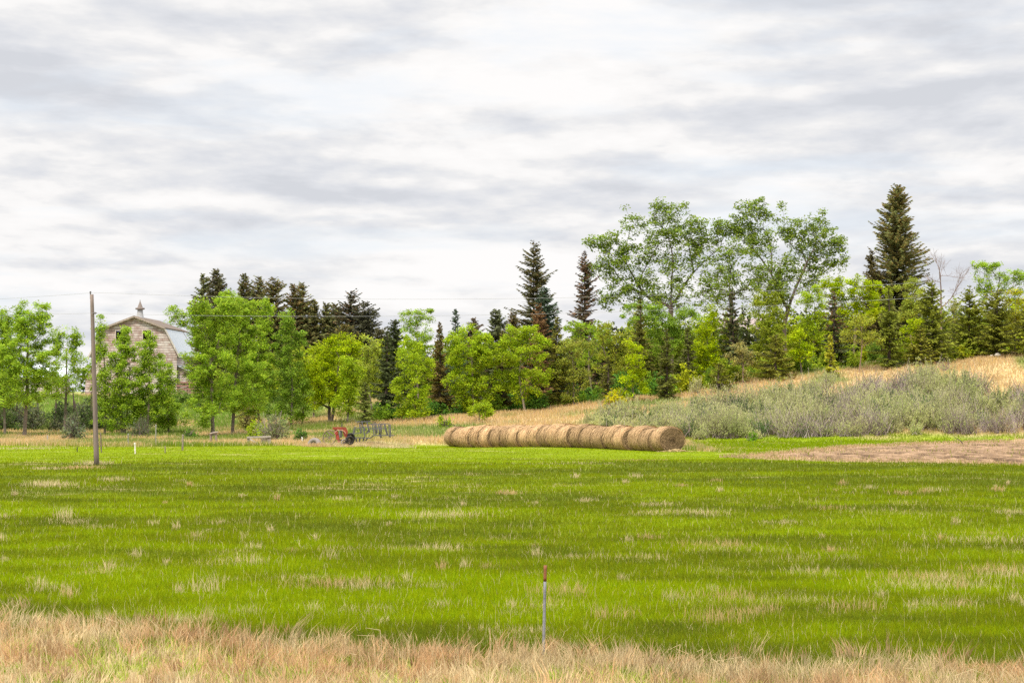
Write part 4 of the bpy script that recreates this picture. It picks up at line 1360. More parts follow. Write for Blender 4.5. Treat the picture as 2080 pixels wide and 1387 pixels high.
shrub('yellow_shrub', base_at(1250, 206), 1.15, 2.0, (0.52, 0.50, 0.015), 41, 'yellow leaved bush standing on the slope behind the bales', ntw=40, dens=1.9)
shrub('grey_shrub', base_at(152, 190), 1.0, 2.3, (0.17, 0.21, 0.11), 42, 'grey leaved bush with dark stems left of the utility pole', dens=1.1, ntw=70, twigcol=(.13, .11, .10))
shrub('grey_shrub', base_at(556, 188), 1.5, 2.2, (0.27, 0.32, 0.13), 43, 'round grey green bush behind the plank brace', dens=1.3, ntw=130, twigcol=(.24, .2, .18), leaf=.085)
shrub('green_shrub', base_at(524, 192), 0.9, 1.85, (0.33, 0.43, 0.012), 44, 'yellow green bush on the left side of the round grey bush', dens=2.2)
shrub('brown_shrub', base_at(505, 210), 1.2, 2.9, (0.32, 0.31, 0.08), 45, 'tall olive brown bush between poplar trunks', dens=1.5, ntw=60, twigcol=(.2, .14, .09))
shrub('green_shrub', base_at(236, 209), 1.0, 1.6, (0.08, 0.12, 0.04), 46, 'dark bush behind the two stemmed poplar', dens=1.6)
shrub('grey_shrub', base_at(284, 196), 1.2, 1.9, (0.15, 0.19, 0.08), 47, 'thin dark stemmed bush left of the barn side poplar trunk', dens=0.7, ntw=60, twigcol=(.12, .1, .09))
shrub('green_shrub', base_at(384, 195), 0.55, 0.8, (0.11, 0.22, 0.03), 48, 'small dark green bush right of the wooden fence stake', dens=1.8)
shrub('green_shrub', base_at(904, 200), 0.8, 1.0, (0.30, 0.42, 0.015), 49, 'bright green low bush at the left end of the bale row', dens=2.1)
shrub('green_shrub', base_at(1528, 186), 0.45, 0.75, (0.15, 0.29, 0.02), 50, 'small vivid green bush at the foot of the scrub right of the bales', dens=2.2)
shrub('juniper', base_at(611, 186), 0.62, 1.0, (0.10, 0.20, 0.03), 53, 'tiny dense green juniper left of the half sunk tyre', dens=2.6, leaf=.08)


# ------------------------------------------------------------------ hay bales
def bale_mesh(seed, L):
    rng = np.random.default_rng(seed)
    K = 48
    R1, R2 = 1.05, 0.88
    prof = []
    for t in np.linspace(0.0, 1, 9):                     # far end, from centre to rim
        prof.append((-L / 2 - 0.03 * (1 - t), t * 0.90))
    for t in np.linspace(0.04, 0.96, 12):
        prof.append((-L / 2 + t * L, 0.92 + 0.08 * math.sin(math.pi * t) ** 0.5))
    for t in np.linspace(1, 0.0, 12):
        prof.append((L / 2 + 0.04 * (1 - t) + 0.02 * math.sin(t * 40), t * 0.90))
    prof = np.array(prof)
    ang = np.arange(K) * 2 * math.pi / K
    X = np.repeat(prof[:, 0][:, None], K, 1)
    r = prof[:, 1][:, None] * (1 + (fbm(np.cos(ang) * 2 + seed, np.sin(ang) * 2, seed, 3) - .5)[None] * 0.08)
    r = r * (1 + (vnoise(X * 9 + seed * 3.1, ang[None] * 1.2 + 0 * X, seed + 5) - .5) * 0.035)
    X = X + rng.normal(0, 0.012, X.shape)
    Yc = np.cos(ang)[None] * r * R1
    Zc = np.sin(ang)[None] * r * R2
    Zc = np.where(Zc < -0.74, -0.74 + (Zc + 0.74) * 0.25, Zc)
    vv = np.stack([X, Yc, Zc + 0.77], -1).reshape(-1, 3)
    hue = rng.uniform(0.8, 1.15)
    base = np.array([0.50, 0.335, 0.185]) * hue
    n = len(prof)
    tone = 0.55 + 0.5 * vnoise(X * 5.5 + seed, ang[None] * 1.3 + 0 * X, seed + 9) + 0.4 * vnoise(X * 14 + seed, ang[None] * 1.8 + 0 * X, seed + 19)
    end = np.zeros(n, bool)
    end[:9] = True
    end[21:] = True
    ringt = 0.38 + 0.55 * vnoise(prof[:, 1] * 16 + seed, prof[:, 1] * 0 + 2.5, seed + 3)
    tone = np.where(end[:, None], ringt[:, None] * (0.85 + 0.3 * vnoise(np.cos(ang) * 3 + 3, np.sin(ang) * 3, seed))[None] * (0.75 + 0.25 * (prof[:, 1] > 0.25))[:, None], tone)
    tone = np.where((prof[:, 1] < 0.905)[:, None], tone * 0.58, tone)  # darker end hay, deepened to paint in the shade of the gaps between bales
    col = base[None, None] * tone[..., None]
    i = np.arange(K)
    q = np.stack([i, (i + 1) % K, K + (i + 1) % K, K + i], 1)
    f = (np.arange(n - 1)[:, None, None] * K + q[None]).reshape(-1, 4)[:, ::-1]
    mb = MB()
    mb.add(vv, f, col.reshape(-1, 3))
    # loose straw lying round the surface
    m = 900
    a = rng.uniform(-0.5, math.pi + 0.5, m)
    x = rng.uniform(-L / 2, L / 2, m)
    rr = rng.uniform(0.98, 1.05, m)
    p0 = np.stack([x, np.cos(a) * rr * R1, np.maximum(np.sin(a) * rr * R2, -.72) + 0.77], 1)
    da = rng.uniform(0.2, 0.6, m)
    a2 = a + da
    rr2 = rr + rng.uniform(0.0, 0.05, m)
    p1 = np.stack([x + rng.normal(0, 0.06, m), np.cos(a2) * rr2 * R1, np.maximum(np.sin(a2) * rr2 * R2, -.74) + 0.77], 1)
    c = base[None] * rng.uniform(0.72, 1.3, (m, 1))
    u = (p1 - p0) / 2
    v = np.zeros_like(u)
    v[:, 0] = rng.uniform(0.010, 0.024, m)
    mb.cards((p0 + p1) / 2, u, v, c)
    m = 500                                               # straw on the near end face, in rings
    a = rng.uniform(0, 2 * math.pi, m)
    rr = np.sqrt(rng.uniform(0.01, 0.86, m))
    a2 = a + rng.uniform(0.1, 0.3, m)
    p0 = np.stack([np.full(m, L / 2 + 0.045), np.cos(a) * rr * R1, np.maximum(np.sin(a) * rr * R2, -.72) + 0.77], 1)
    p1 = np.stack([L / 2 + 0.045 + rng.uniform(0, .04, m), np.cos(a2) * rr * R1, np.maximum(np.sin(a2) * rr * R2, -.72) + 0.77], 1)
    u = (p1 - p0) / 2
    rad = (p0 + p1) / 2
    rad[:, 0] = 0
    rad[:, 2] -= 0.77
    v = rad / np.maximum(np.linalg.norm(rad, axis=1, keepdims=True), 1e-6) * rng.uniform(0.006, 0.014, (m, 1))
    mb.cards((p0 + p1) / 2, u, v, base[None] * rng.uniform(0.4, 0.95, (m, 1)))
    return mb


ORD = ['nearest', 'second', 'third', 'fourth', 'fifth', 'sixth', 'seventh', 'eighth', 'ninth', 'tenth', 'eleventh', 'twelfth', 'thirteenth',
       'fourteenth', 'fifteenth', 'sixteenth', 'seventeenth', 'eighteenth', 'nineteenth', 'twentieth', 'twenty first']


def build_bales():
    rng = np.random.default_rng(31)
    a = np.array([10.5, 157.6])
    b = np.array([-4.5, 184.2])
    n = 21
    ax = (a - b) / np.linalg.norm(a - b)
    total = np.linalg.norm(a - b)
    step = total / (n - 1 + 0.9)
    rot = math.atan2(ax[1], ax[0])
    for k in range(n):
        p = a - ax * (step * (k + 0.42)) + np.array([-ax[1], ax[0]]) * rng.normal(0, 0.11)
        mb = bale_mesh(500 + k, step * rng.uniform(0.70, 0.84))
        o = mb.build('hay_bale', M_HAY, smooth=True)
        s = rng.uniform(0.91, 1.07)
        o.scale = (1, s, s)
        o.location = (p[0], p[1], float(terrain(p[0], p[1])) - 0.04)
        o.rotation_euler = (rng.normal(0, 0.02), 0, rot + rng.normal(0, 0.045))
        if k == 0:
            lab = 'round hay bale showing its whole coiled end face at the near end of the row'
        elif k == n - 1:
            lab = 'last round hay bale at the far left end of the row'
        elif k < 11:
            lab = f'{ORD[k]} round hay bale counting from the face-on right end of the row'
        else:
            lab = f'{ORD[n - 1 - k]} round hay bale counting from the far left end of the row'
        tag(o, lab, 'hay bale', 'round hay bales lying in a row')
    # loose hay at the foot of the near bale
    mb = MB()
    m = 500
    x = 10.6 + rng.normal(0, 0.45, m)
    y = 156.7 + rng.normal(0, 0.3, m)
    z = terrain(x, y) + rng.uniform(0.0, 0.16, m) * np.exp(-((x - 10.6) / .6) ** 2)
    u = rand_unit(m, rng) * 0.12
    u[:, 2] *= 0.4
    v = rand_unit(m, rng) * 0.02
    mb.cards(np.stack([x, y, z + .03], 1), u, v, np.array([.5, .38, .2])[None] * rng.uniform(.6, 1.2, (m, 1)))
    tag(mb.build('loose_hay', M_HAY), 'pale loose hay spilled below the coiled end face', 'hay', kind='stuff')


build_bales()


# ------------------------------------------------------------------ barn, house, shed
def mat_siding():
    m, nd, lk, out = mat_base('peeling_siding')
    tc = N(nd, 'ShaderNodeTexCoord')
    sp = N(nd, 'ShaderNodeSeparateXYZ')
    lk.new(tc.outputs['Object'], sp.inputs[0])
    row = mth(nd, lk, 'FRACT', mth(nd, lk, 'MULTIPLY', sp.outputs['Z'], 3.7))
    rowid = mth(nd, lk, 'FLOOR', mth(nd, lk, 'MULTIPLY', sp.outputs['Z'], 3.7))
    cb = N(nd, 'ShaderNodeCombineXYZ')
    lk.new(mth(nd, lk, 'MULTIPLY', sp.outputs['X'], 0.55), cb.inputs[0])
    lk.new(mth(nd, lk, 'MULTIPLY', sp.outputs['Y'], 0.55), cb.inputs[1])
    lk.new(mth(nd, lk, 'MULTIPLY', rowid, 3.7), cb.inputs[2])
    n1 = N(nd, 'ShaderNodeTexNoise')
    n1.inputs['Scale'].default_value = 1.6
    n1.inputs['Detail'].default_value = 8
    n1.inputs['Roughness'].default_value = 0.7
    lk.new(cb.outputs[0], n1.inputs['Vector'])
    n2 = N(nd, 'ShaderNodeTexNoise')
    n2.inputs['Scale'].default_value = 0.55
    n2.inputs['Detail'].default_value = 5
    lk.new(tc.outputs['Object'], n2.inputs['Vector'])
    s = mth(nd, lk, 'ADD', mth(nd, lk, 'MULTIPLY', n1.outputs['Fac'], 0.80), mth(nd, lk, 'MULTIPLY', n2.outputs['Fac'], 0.33))
    r = ramp(nd, [(0.47, (0.55, 0.50, 0.49)), (0.55, (0.46, 0.39, 0.38)), (0.61, (0.34, 0.25, 0.23)), (0.71, (0.24, 0.145, 0.13))])
    lk.new(s, r.inputs[0])
    gap = ramp(nd, [(0.0, 0.30), (0.14, 0.42), (0.28, 1.0)])
    lk.new(row, gap.inputs[0])
    vm = N(nd, 'ShaderNodeMix', data_type='RGBA', blend_type='MULTIPLY')
    vm.inputs['Factor'].default_value = 1
    lk.new(r.outputs[0], vm.inputs['A'])
    lk.new(gap.outputs[0], vm.inputs['B'])
    bs = N(nd, 'ShaderNodeBsdfPrincipled')
    bs.inputs['Roughness'].default_value = 0.85
    lk.new(vm.outputs['Result'], bs.inputs['Base Color'])
    lk.new(bs.outputs[0], out.inputs[0])
    return m


M_SIDING = mat_siding()
M_ROOFM = mat_attr('sheet_metal_roof', 0.75, 0, 0.04, 1.0, 0.15)
M_SHING = mat_attr('old_shingles', 0.9, 0, 0.3, 6.0, 0.05, 0.5, 12.0)
M_PAINT = mat_attr('white_paint', 0.6, 0, 0.12, 5.0, 0.3)
M_DARK = mat_attr('dark_interior', 0.9, 0, 0.1, 2.0, 0.02)


def slab(mb, a, b, c, d, th, col):
    """a plate with thickness: four corners, extruded down its normal"""
    P = np.array([a, b, c, d], float)
    n = np.cross(P[1] - P[0], P[3] - P[0])
    n /= np.linalg.norm(n)
    Q = P - n * th
    f = [[0, 1, 2, 3], [7, 6, 5, 4], [0, 4, 5, 1], [1, 5, 6, 2], [2, 6, 7, 3], [3, 7, 4, 0]]
    mb.add(np.concatenate([P, Q]), f, col)


def build_barn():
    d = 268.0
    cx = (273 - 1040) / FPX * d
    g = 3.0

    def z(py):
        return HC + (HOR - py) / FPX * d
    root = thing('barn', (cx, d, g), 'weathered gambrel barn with peeling white siding and a roof cupola', 'barn')
    zp, zb, ze, zw = z(643), z(667), z(724), z(742)
    hb, he = 3.35, 4.95
    depth = 19.0
    y0, y1 = d, d + depth
    # openings in the gable: two lofts
    ops = [(-2.05, -1.15, z(692), z(671)), (0.95, 1.85, z(692), z(671))]
    wm = MB()
    # front wall as strips round the openings
    def half(zz):
        if zz > zb:
            return hb * (zp - zz) / (zp - zb)
        if zz > ze:
            return hb + (he - hb) * (zb - zz) / (zb - ze)
        return he - 0.25
    zo0, zo1 = ops[0][2], ops[0][3]

    def strip(za, zb_, xa0, xa1, xb0, xb1, y):
        P = np.array([[cx + xa0, y, za], [cx + xa1, y, za], [cx + xb1, y, zb_], [cx + xb0, y, zb_]])
        Q = P + np.array([0, 0.12, 0])
        wm.add(np.concatenate([P, Q]), [[0, 1, 2, 3], [7, 6, 5, 4], [0, 4, 5, 1], [1, 5, 6, 2], [2, 6, 7, 3], [3, 7, 4, 0]], (.5, .4, .36))
    hf = lambda q: half(q) - 0.02
    strip(g - 0.3, ze, -he + .25, he - .25, -he + .25, he - .25, y0)
    strip(ze, zo0, -hf(ze - 1e-3 + 2e-3), hf(ze + 1e-3), -hf(zo0), hf(zo0), y0)
    edges = [(-1, ops[0][0]), (ops[0][1], ops[1][0]), (ops[1][1], 1)]
    for (l, r_) in edges:
        la = -hf(zo0) if l == -1 else l
        ra = hf(zo0) if r_ == 1 else r_
        lb = -hf(zo1) if l == -1 else l
        rb = hf(zo1) if r_ == 1 else r_
        strip(zo0, zo1, la, ra, lb, rb, y0)
    strip(zo1, zb, -hf(zo1), hf(zo1), -hf(zb - 1e-3), hf(zb - 1e-3), y0)
    P = np.array([[cx - hb + .02, y0, zb], [cx + hb - .02, y0, zb], [cx, y0, zp - .02]])
    Q = P + np.array([0, .12, 0])
    wm.add(np.concatenate([P, Q]), [[0, 1, 2], [5, 4, 3]], (.5, .4, .36))
    # side walls, back wall
    wm.box((cx - he + .3, (y0 + y1) / 2 + .1, (g - .3 + ze) / 2), (.1, depth - .3, ze - g + .3), (.5, .4, .36))
    wm.box((cx + he - .3, (y0 + y1) / 2 + .1, (g - .3 + ze) / 2), (.1, depth - .3, ze - g + .3), (.5, .4, .36))
    wm.box((cx, y1 - .2, (g - .3 + ze) / 2), (2 * he - .8, .1, ze - g + .3), (.5, .4, .36))
    P = np.array([[cx - he + .3, y1 - .2, ze], [cx + he - .3, y1 - .2, ze], [cx + hb, y1 - .2, zb - .1], [cx, y1 - .2, zp - .1], [cx - hb, y1 - .2, zb - .1]])
    wm.add(P, [[4, 3, 2, 1, 0]], (.5, .4, .36))
    wm.build('wall', M_SIDING, root)
    # roof planes
    up = MB()
    yo0, yo1 = y0 - 0.35, y1 + 0.3
    shg = (0.16, 0.13, 0.11)
    slab(up, (cx, yo0, zp + .1), (cx, yo1, zp + .1), (cx - hb - .12, yo1, zb + .08), (cx - hb - .12, yo0, zb + .08), .12, shg)
    slab(up, (cx + hb + .12, yo0, zb + .08), (cx + hb + .12, yo1, zb + .08), (cx, yo1, zp + .1), (cx, yo0, zp + .1), .12, shg)
    up.build('shingle_roof', M_SHING, root)
    lo = MB()
    mc = (0.42, 0.46, 0.52)
    slab(lo, (cx + he + .12, yo0, ze - .05), (cx + he + .12, yo1, ze - .05), (cx + hb + .10, yo1, zb - .06), (cx + hb + .10, yo0, zb - .06), .08, mc)
    slab(lo, (cx - hb - .10, yo0, zb - .06), (cx - hb - .10, yo1, zb - .06), (cx - he - .12, yo1, ze - .05), (cx - he - .12, yo0, ze - .05), .08, mc)
    lo.build('metal_roof', M_ROOFM, root)
    tr = MB()                                                 # barge boards along the gable
    tc = (0.30, 0.25, 0.22)
    for s in (-1, 1):
        tr.bar((cx + s * .03, yo0 - .03, zp + .0), (cx + s * (hb + .1), yo0 - .03, zb - .0), .2, .05, tc)
        tr.bar((cx + s * (hb + .1), yo0 - .035, zb - .1), (cx + s * (he + .12), yo0 - .035, ze - .1), .16, .05, (0.45, 0.42, 0.40))
    tr.build('barge_board', M_WOOD, root)
    # loft openings: dark inside seen through, with worn frames
    for (xa, xb, za, zb_) in ops:
        wf = MB()
        cc = (0.42, 0.36, 0.33)
        wf.box((cx + xa - .05, y0 - .03, (za + zb_) / 2), (.1, .08, zb_ - za + .2), cc)
        wf.box((cx + xb + .05, y0 - .03, (za + zb_) / 2), (.1, .08, zb_ - za + .2), cc)
        wf.box((cx + (xa + xb) / 2, y0 - .031, zb_ + .05), (xb - xa, .07, .1), cc)
        wf.box((cx + (xa + xb) / 2, y0 - .031, za - .05), (xb - xa, .07, .1), cc)
        wf.build('loft_opening', M_WOOD, root)
    # loft floor keeps the inside dark
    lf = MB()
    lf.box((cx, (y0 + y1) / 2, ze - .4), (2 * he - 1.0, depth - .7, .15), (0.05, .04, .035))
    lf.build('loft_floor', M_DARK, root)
    # cupola: flared sheet metal ventilator with a pointed roof
    cu = MB()
    yc = y0 + 3.2
    cz = zp - .15
    k = 14
    ang = np.arange(k) * 2 * math.pi / k

    def lathe(mbb, prof, col, center):
        pts = []
        for r_, h_ in prof:
            pts += [[center[0] + r_ * math.cos(t), center[1] + r_ * math.sin(t), center[2] + h_] for t in ang]
        f = []
        for j in range(len(prof) - 1):
            for i in range(k):
                f.append([j * k + i, j * k + (i + 1) % k, (j + 1) * k + (i + 1) % k, (j + 1) * k + i])
        mbb.add(np.array(pts), f, col)
    xc = cx + .12
    lathe(cu, [(.46, 0), (.38, .35), (.33, .7), (.30, 1.0)], (.36, .36, .375), (xc, yc, cz))
    cu.build('cupola', M_ROOFM, root)
    cr = MB()
    lathe(cr, [(.28, 0), (.52, .05), (.54, .2), (.30, .26), (.17, .62), (.05, .92), (.02, 1.15), (.0, 1.16)], (.20, .165, .15), (xc, yc, cz + 1.0))
    cr.build('cupola_roof', M_ROOFM, root)
    # lean-tos on both sides
    zl1 = z(769)
    for s, out in ((-1, 5.75), (1, 7.9)):
        ln = MB()
        xa, xb = cx + s * (he - .2), cx + s * out
        A, B = (xa, y0 + .3, zw), (xa, y1 - 1, zw)
        Cc, D = (xb, y1 - 1, zl1 + (0.1 if s < 0 else 0)), (xb, y0 + .3, zl1 + (0.1 if s < 0 else 0))
        if s > 0:
            slab(ln, D, Cc, B, A, .08, (0.44, 0.48, 0.55))
        else:
            slab(ln, A, B, Cc, D, .08, (0.44, 0.48, 0.55))
        ln.build('lean_to_roof', M_ROOFM, root)
        lw = MB()
        P = np.array([[xa, y0 + .6, g - .3], [xb - s * .2, y0 + .6, g - .3], [xb - s * .2, y0 + .6, zl1 - .05], [xa, y0 + .6, zw - .12]])
        Q = P + np.array([0, .1, 0])
        lw.add(np.concatenate([P, Q]), [[0, 1, 2, 3], [7, 6, 5, 4], [0, 4, 5, 1], [1, 5, 6, 2], [2, 6, 7, 3], [3, 7, 4, 0]], (.5, .4, .36))
        lw.box((xb - s * .25, (y0 + y1) / 2, (g - .3 + zl1 - .1) / 2), (.1, depth - 2, zl1 - .1 - g + .3), (.5, .4, .36))
        lw.build('lean_to_wall', M_SIDING, root)
    # corral fence beside the lean-to
    fx = px2w(362, 0, d - 8)[0]
    fz = float(terrain(fx, d - 8))
    f = thing('corral_fence', (fx, d - 8, fz), 'reddish board corral fence beside the barn lean-to', 'fence')
    for k2 in range(4):
        pm = MB()
        pm.box((fx + k2 * 1.0, d - 8, fz + .75), (.14, .14, 1.7), (.16, .11, .1))
        pm.build('post', M_WOOD, f)
    for h_ in (.35, .7, 1.05, 1.4):
        bm = MB()
        bm.box((fx + 1.5, d - 8.1, fz + h_), (3.4, .05, .17), (.26, .14, .12))
        bm.build('board', M_WOOD, f)


def build_house():
    d = 252
    x0 = (1461 - 1040) / FPX * d
    x1 = (1560 - 1040) / FPX * d
    gx = (x0 + x1) / 2
    g = float(terrain(gx, d))
    zt = HC + (HOR - 668) / FPX * d
    root = thing('farmhouse', (gx, d, g), 'white farmhouse glimpsed through the trees below the cottonwoods', 'house')
    w = MB()
    w.box((gx, d + 3.5, (g + zt) / 2), (x1 - x0, 7, zt - g), (.72, .71, .70))
    w.build('wall', M_PAINT, root)
    r = MB()
    slab(r, (x0 - .3, d - .3, zt), (x1 + .3, d - .3, zt), (x1 + .3, d + 3.5, zt + 1.2), (x0 - .3, d + 3.5, zt + 1.2), .12, (.30, .25, .24))
    slab(r, (x0 - .3, d + 3.5, zt + 1.2), (x1 + .3, d + 3.5, zt + 1.2), (x1 + .3, d + 7.3, zt), (x0 - .3, d + 7.3, zt), .12, (.30, .25, .24))
    r.build('roof', M_SHING, root)
    for k in (0.2, 0.5, 0.8):
        for zz in (zt - 1.3, zt - 3.8):
            wn_ = MB()
            wn_.box((x0 + k * (x1 - x0), d - .03, zz), (.9, .06, 1.3), (.05, .06, .07))
            wn_.build('window', M_METAL, root)


def build_shed():
    d = 266
    x0, x1 = (40 - 1040) / FPX * d, (125 - 1040) / FPX * d
    g = float(terrain(x0, d)) - .2
    zt = HC + (HOR - 764) / FPX * d
    root = thing('shed', ((x0 + x1) / 2, d, g), 'low shed with pale metal roof half hidden by the left poplars', 'shed')
    w = MB()
    w.box(((x0 + x1) / 2, d + 2.5, (g + zt) / 2), (x1 - x0, 5, zt - g), (.5, .45, .42))
    w.build('wall', M_SIDING, root)
    r = MB()
    slab(r, (x0 - .3, d - .4, zt - .02), (x1 + .3, d - .4, zt - .02), (x1 + .3, d + 5.3, zt + 1.3), (x0 - .3, d + 5.3, zt + 1.3), .1, (.54, .58, .64))
    r.build('roof', M_ROOFM, root)


build_barn()
build_house()
build_shed()


# ------------------------------------------------------------------ utility pole and wires
def build_pole():
    d = 127.5
    b = base_at(197, d)
    t = px2w(186, 598, d)
    root = thing('utility_pole', b, 'tall weathered wooden utility pole leaning left at the field edge', 'pole')
    mb = MB()
    q = np.linspace(0, 1, 16)[:, None]
    pts = b * (1 - q) + t * q
    pts[0, 2] -= .3
    mb.tube(pts, 0.145 - 0.05 * q[:, 0], np.repeat(np.array([.20, .158, .14])[None] * np.random.default_rng(3).uniform(.82, 1.12, (16, 1)), 12, 0) * np.tile(np.array([1, 1.05, .9, .72, .95, 1.1, 1, .8, 1, .9, 1.1, .95]), 16)[:, None], 12)
    mb.build('post', M_WOOD, root, smooth=True)
    ins = MB()
    ins.tube([t + [-.07, -.02, -.25], t + [-.07, -.02, .04], t + [-.07, -.02, .08], t + [-.07, -.02, .16]], [.025, .03, .05, .04], np.array([.07, .06, .06]), 8)
    ins.build('insulator', M_METAL, root)
    s2 = px2w(190, 636, d)
    ins = MB()
    ins.tube([s2 + [0, -.12, 0], s2 + [.06, -.12, 0], s2 + [.12, -.12, 0], s2 + [.17, -.12, 0]], [.03, .05, .05, .03], np.array([.07, .06, .06]), 8)
    ins.build('insulator', M_METAL, root)
    # wires: towards a pole beyond the right edge of the view and one beyond the left
    def wire(pp, right, left, label):
        mbw = MB()
        xs, ys, zs = zip(*[px2w(*p) for p in right])
        n = 60
        tt = np.linspace(0, 1, n)
        ref = np.linspace(0, 1, len(right))
        X = np.interp(tt, ref, xs)
        # parabola through the measured sag
        co = np.polyfit(np.array(xs), np.array(zs), 2)
        Yc = np.interp(X, xs, ys)
        Z = np.polyval(co, X)
        Z[0] = zs[0]
        mbw.tube(np.stack([X, Yc, Z], 1), 0.0065, np.array([.30, .30, .31]), 5, cap=False)
        xs, ys, zs = zip(*[px2w(*p) for p in left])
        X = np.linspace(xs[0], xs[-1], 24)
        Yc = np.linspace(ys[0], ys[-1], 24)
        co = np.polyfit(np.array(xs), np.array(zs), 2)
        mbw.tube(np.stack([X, Yc, np.polyval(co, X)], 1), 0.0065, np.array([.30, .30, .31]), 5, cap=False)
        tag(mbw.build('power_line', M_WIRE), label, 'wire', 'overhead wires')
    wire(None, [(184, 595, 127.4), (520, 602, 126.5), (860, 607, 125.5), (1430, 599, 124), (1850, 574, 123), (2500, 520, 121.5)], [(184, 595, 127.4), (0, 607, 128), (-500, 622, 130)], 'upper overhead wire crossing the sky from the pole top')
    wire(None, [(191, 636, 127.3), (520, 642, 126.5), (860, 643, 125.5), (1430, 627, 124), (1850, 604, 123), (2500, 556, 121.5)], [(191, 636, 127.3), (0, 641, 128), (-500, 650, 130)], 'lower overhead wire running before the tree crowns')


build_pole()


# ------------------------------------------------------------------ fence posts
def post(px, pyb, pyt, wpx, col, label, name='fence_post', top_px=None, mat=None, d=None, topcol=None, group='old fence posts along the field edge', k=7):
    if d is None:
        d = HC * FPX / (pyb - HOR)
    b = base_at(px, d)
    t = px2w(px if top_px is None else top_px, pyt, d)
    mb = MB()
    r = wpx / 2 / FPX * d
    q = np.linspace(0, 1, 14)[:, None]
    pts = b * (1 - q) + t * q
    pts[0, 2] -= 0.25
    rng = np.random.default_rng(int(px * 7 + pyb))
    pts[:, 0] += rng.normal(0, r * 0.12, 14)
    cc = np.asarray(col)[None] * rng.uniform(.85, 1.15, (14, 1))
    if topcol is not None:
        cc[12:] = topcol
    mb.tube(pts, r * rng.uniform(.92, 1.06, 14), np.repeat(cc, k, 0), k)
    o = mb.build(name, mat or M_WOOD, smooth=True)
    tag(o, label, 'post', group)
    return o


WOODC = (.20, .165, .145)
post(97, 899, 884, 3, (.3, .28, .25), 'short thin grey post left of the grey leaved bush')
post(157.5, 919, 908, 2.2, (.06, .05, .05), 'very short dark stake in the grass below the grey leaved bush')
post(206.5, 920, 879, 2.6, (.13, .095, .085), 'dark thin steel post right beside the utility pole', mat=M_METAL, top_px=205)
post(275.5, 924, 899, 3.2, (.62, .58, .52), 'whitish painted stake standing alone in the green field', top_px=274.5, mat=M_PAINT)
post(261, 906, 880, 2.4, (.22, .22, .2), 'thin grey post beside the two stemmed poplar trunk')
post(317, 905, 862, 2.2, (.25, .24, .22), 'tall thin grey post below the poplar at the right gable opening')
post(336, 921, 905, 2.2, (.2, .16, .13), 'short thin stake in a tan clump left of the wooden fence stake')
post(371, 915, 882, 4, (.22, .18, .15), 'brown wooden fence stake left of the two post brace', top_px=372)
post(614, 900, 887, 2.6, (.5, .5, .5), 'light grey metal stake before the tiny juniper', mat=M_METAL)
post(1085, 858, 846, 2.4, (.2, .15, .12), 'short dark post on the slope above the middle of the bales', d=206)
# steel post in the foreground
_d = 35.0
_b = base_at(1102.5, _d)
_t = px2w(1107.5, 1147, _d)
_root = thing('steel_post', _b, 'grey steel fence post with rusty tip in the near dry grass', 'post')
_mb = MB()
_q = np.linspace(0, 0.865, 10)[:, None]
_bb = _b - np.array([0, 0, .3])
_mb.tube(_bb * (1 - _q) + _t * _q, 0.021, np.repeat(lerp(np.array([.22, .17, .15]), np.array([.20, .20, .23]), np.clip(_q[:, 0] * 4 - .8, 0, 1)), 8, 0), 8)
_mb.build('shaft', M_METAL, _root, smooth=True)
_mb = MB()
_q = np.linspace(0.865, 1.0, 5)[:, None]
_mb.tube(_bb * (1 - _q) + _t * _q, 0.0235, np.array([.19, .07, .03]), 8)
_mb.build('rusty_tip', M_METAL, _root, smooth=True)


def braces():
    d = 181
    root = thing('gate_brace', base_at(434, d), 'two upright weathered posts joined by a crosspiece below the poplars', 'fence')
    for px in (428.5, 440):
        b = base_at(px, d)
        t = px2w(px + (0 if px < 435 else -1), 879 if px < 435 else 876, d)
        mb = MB()
        q = np.linspace(0, 1, 8)[:, None]
        mb.tube((b - [0, 0, .3]) * (1 - q) + t * q, .085, np.array(WOODC), 8)
        mb.build('post', M_WOOD, root)
    mb = MB()
    mb.tube([px2w(427, 880.5, d) - [0, .13, 0], px2w(435, 878.5, d) - [0, .13, 0], px2w(444, 877.5, d) - [0, .13, 0]], .06, np.array([.26, .22, .19]), 7)
    mb.build('crosspiece', M_WOOD, root)
    d = 178
    root = thing('plank_brace', base_at(526, d), 'low weathered plank frame with a diagonal board and open end', 'fence')
    for px, py in ((505, 888), (547, 886)):
        b = base_at(px, d)
        t = px2w(px, py, d)
        mb = MB()
        mb.box((b + t) / 2 - [0, 0, .1], (.2 if px < 520 else .26, .16, t[2] - b[2] + .2), (.24, .21, .19))
        mb.build('post', M_WOOD, root)
    mb = MB()
    mb.bar(px2w(502, 888, d) - [0, .12, 0], px2w(551, 886, d) - [0, .12, 0], .12, .1, (.30, .27, .24))
    mb.build('top_rail', M_WOOD, root)
    mb = MB()
    mb.bar(px2w(508, 891, d) - [0, .13, 0], px2w(529, 903, d) - [0, .13, 0], .1, .05, (.36, .33, .30))
    mb.build('diagonal_board', M_WOOD, root)
    mb = MB()
    for k in range(4):
        mb.box(px2w(531.5 + k * 3.5, 895, d) + [0, .05, 0], (.11, .05, .62), np.array([.32, .29, .26]) * (1 - .07 * (k % 2)))
    mb.build('plank_panel', M_WOOD, root)


braces()


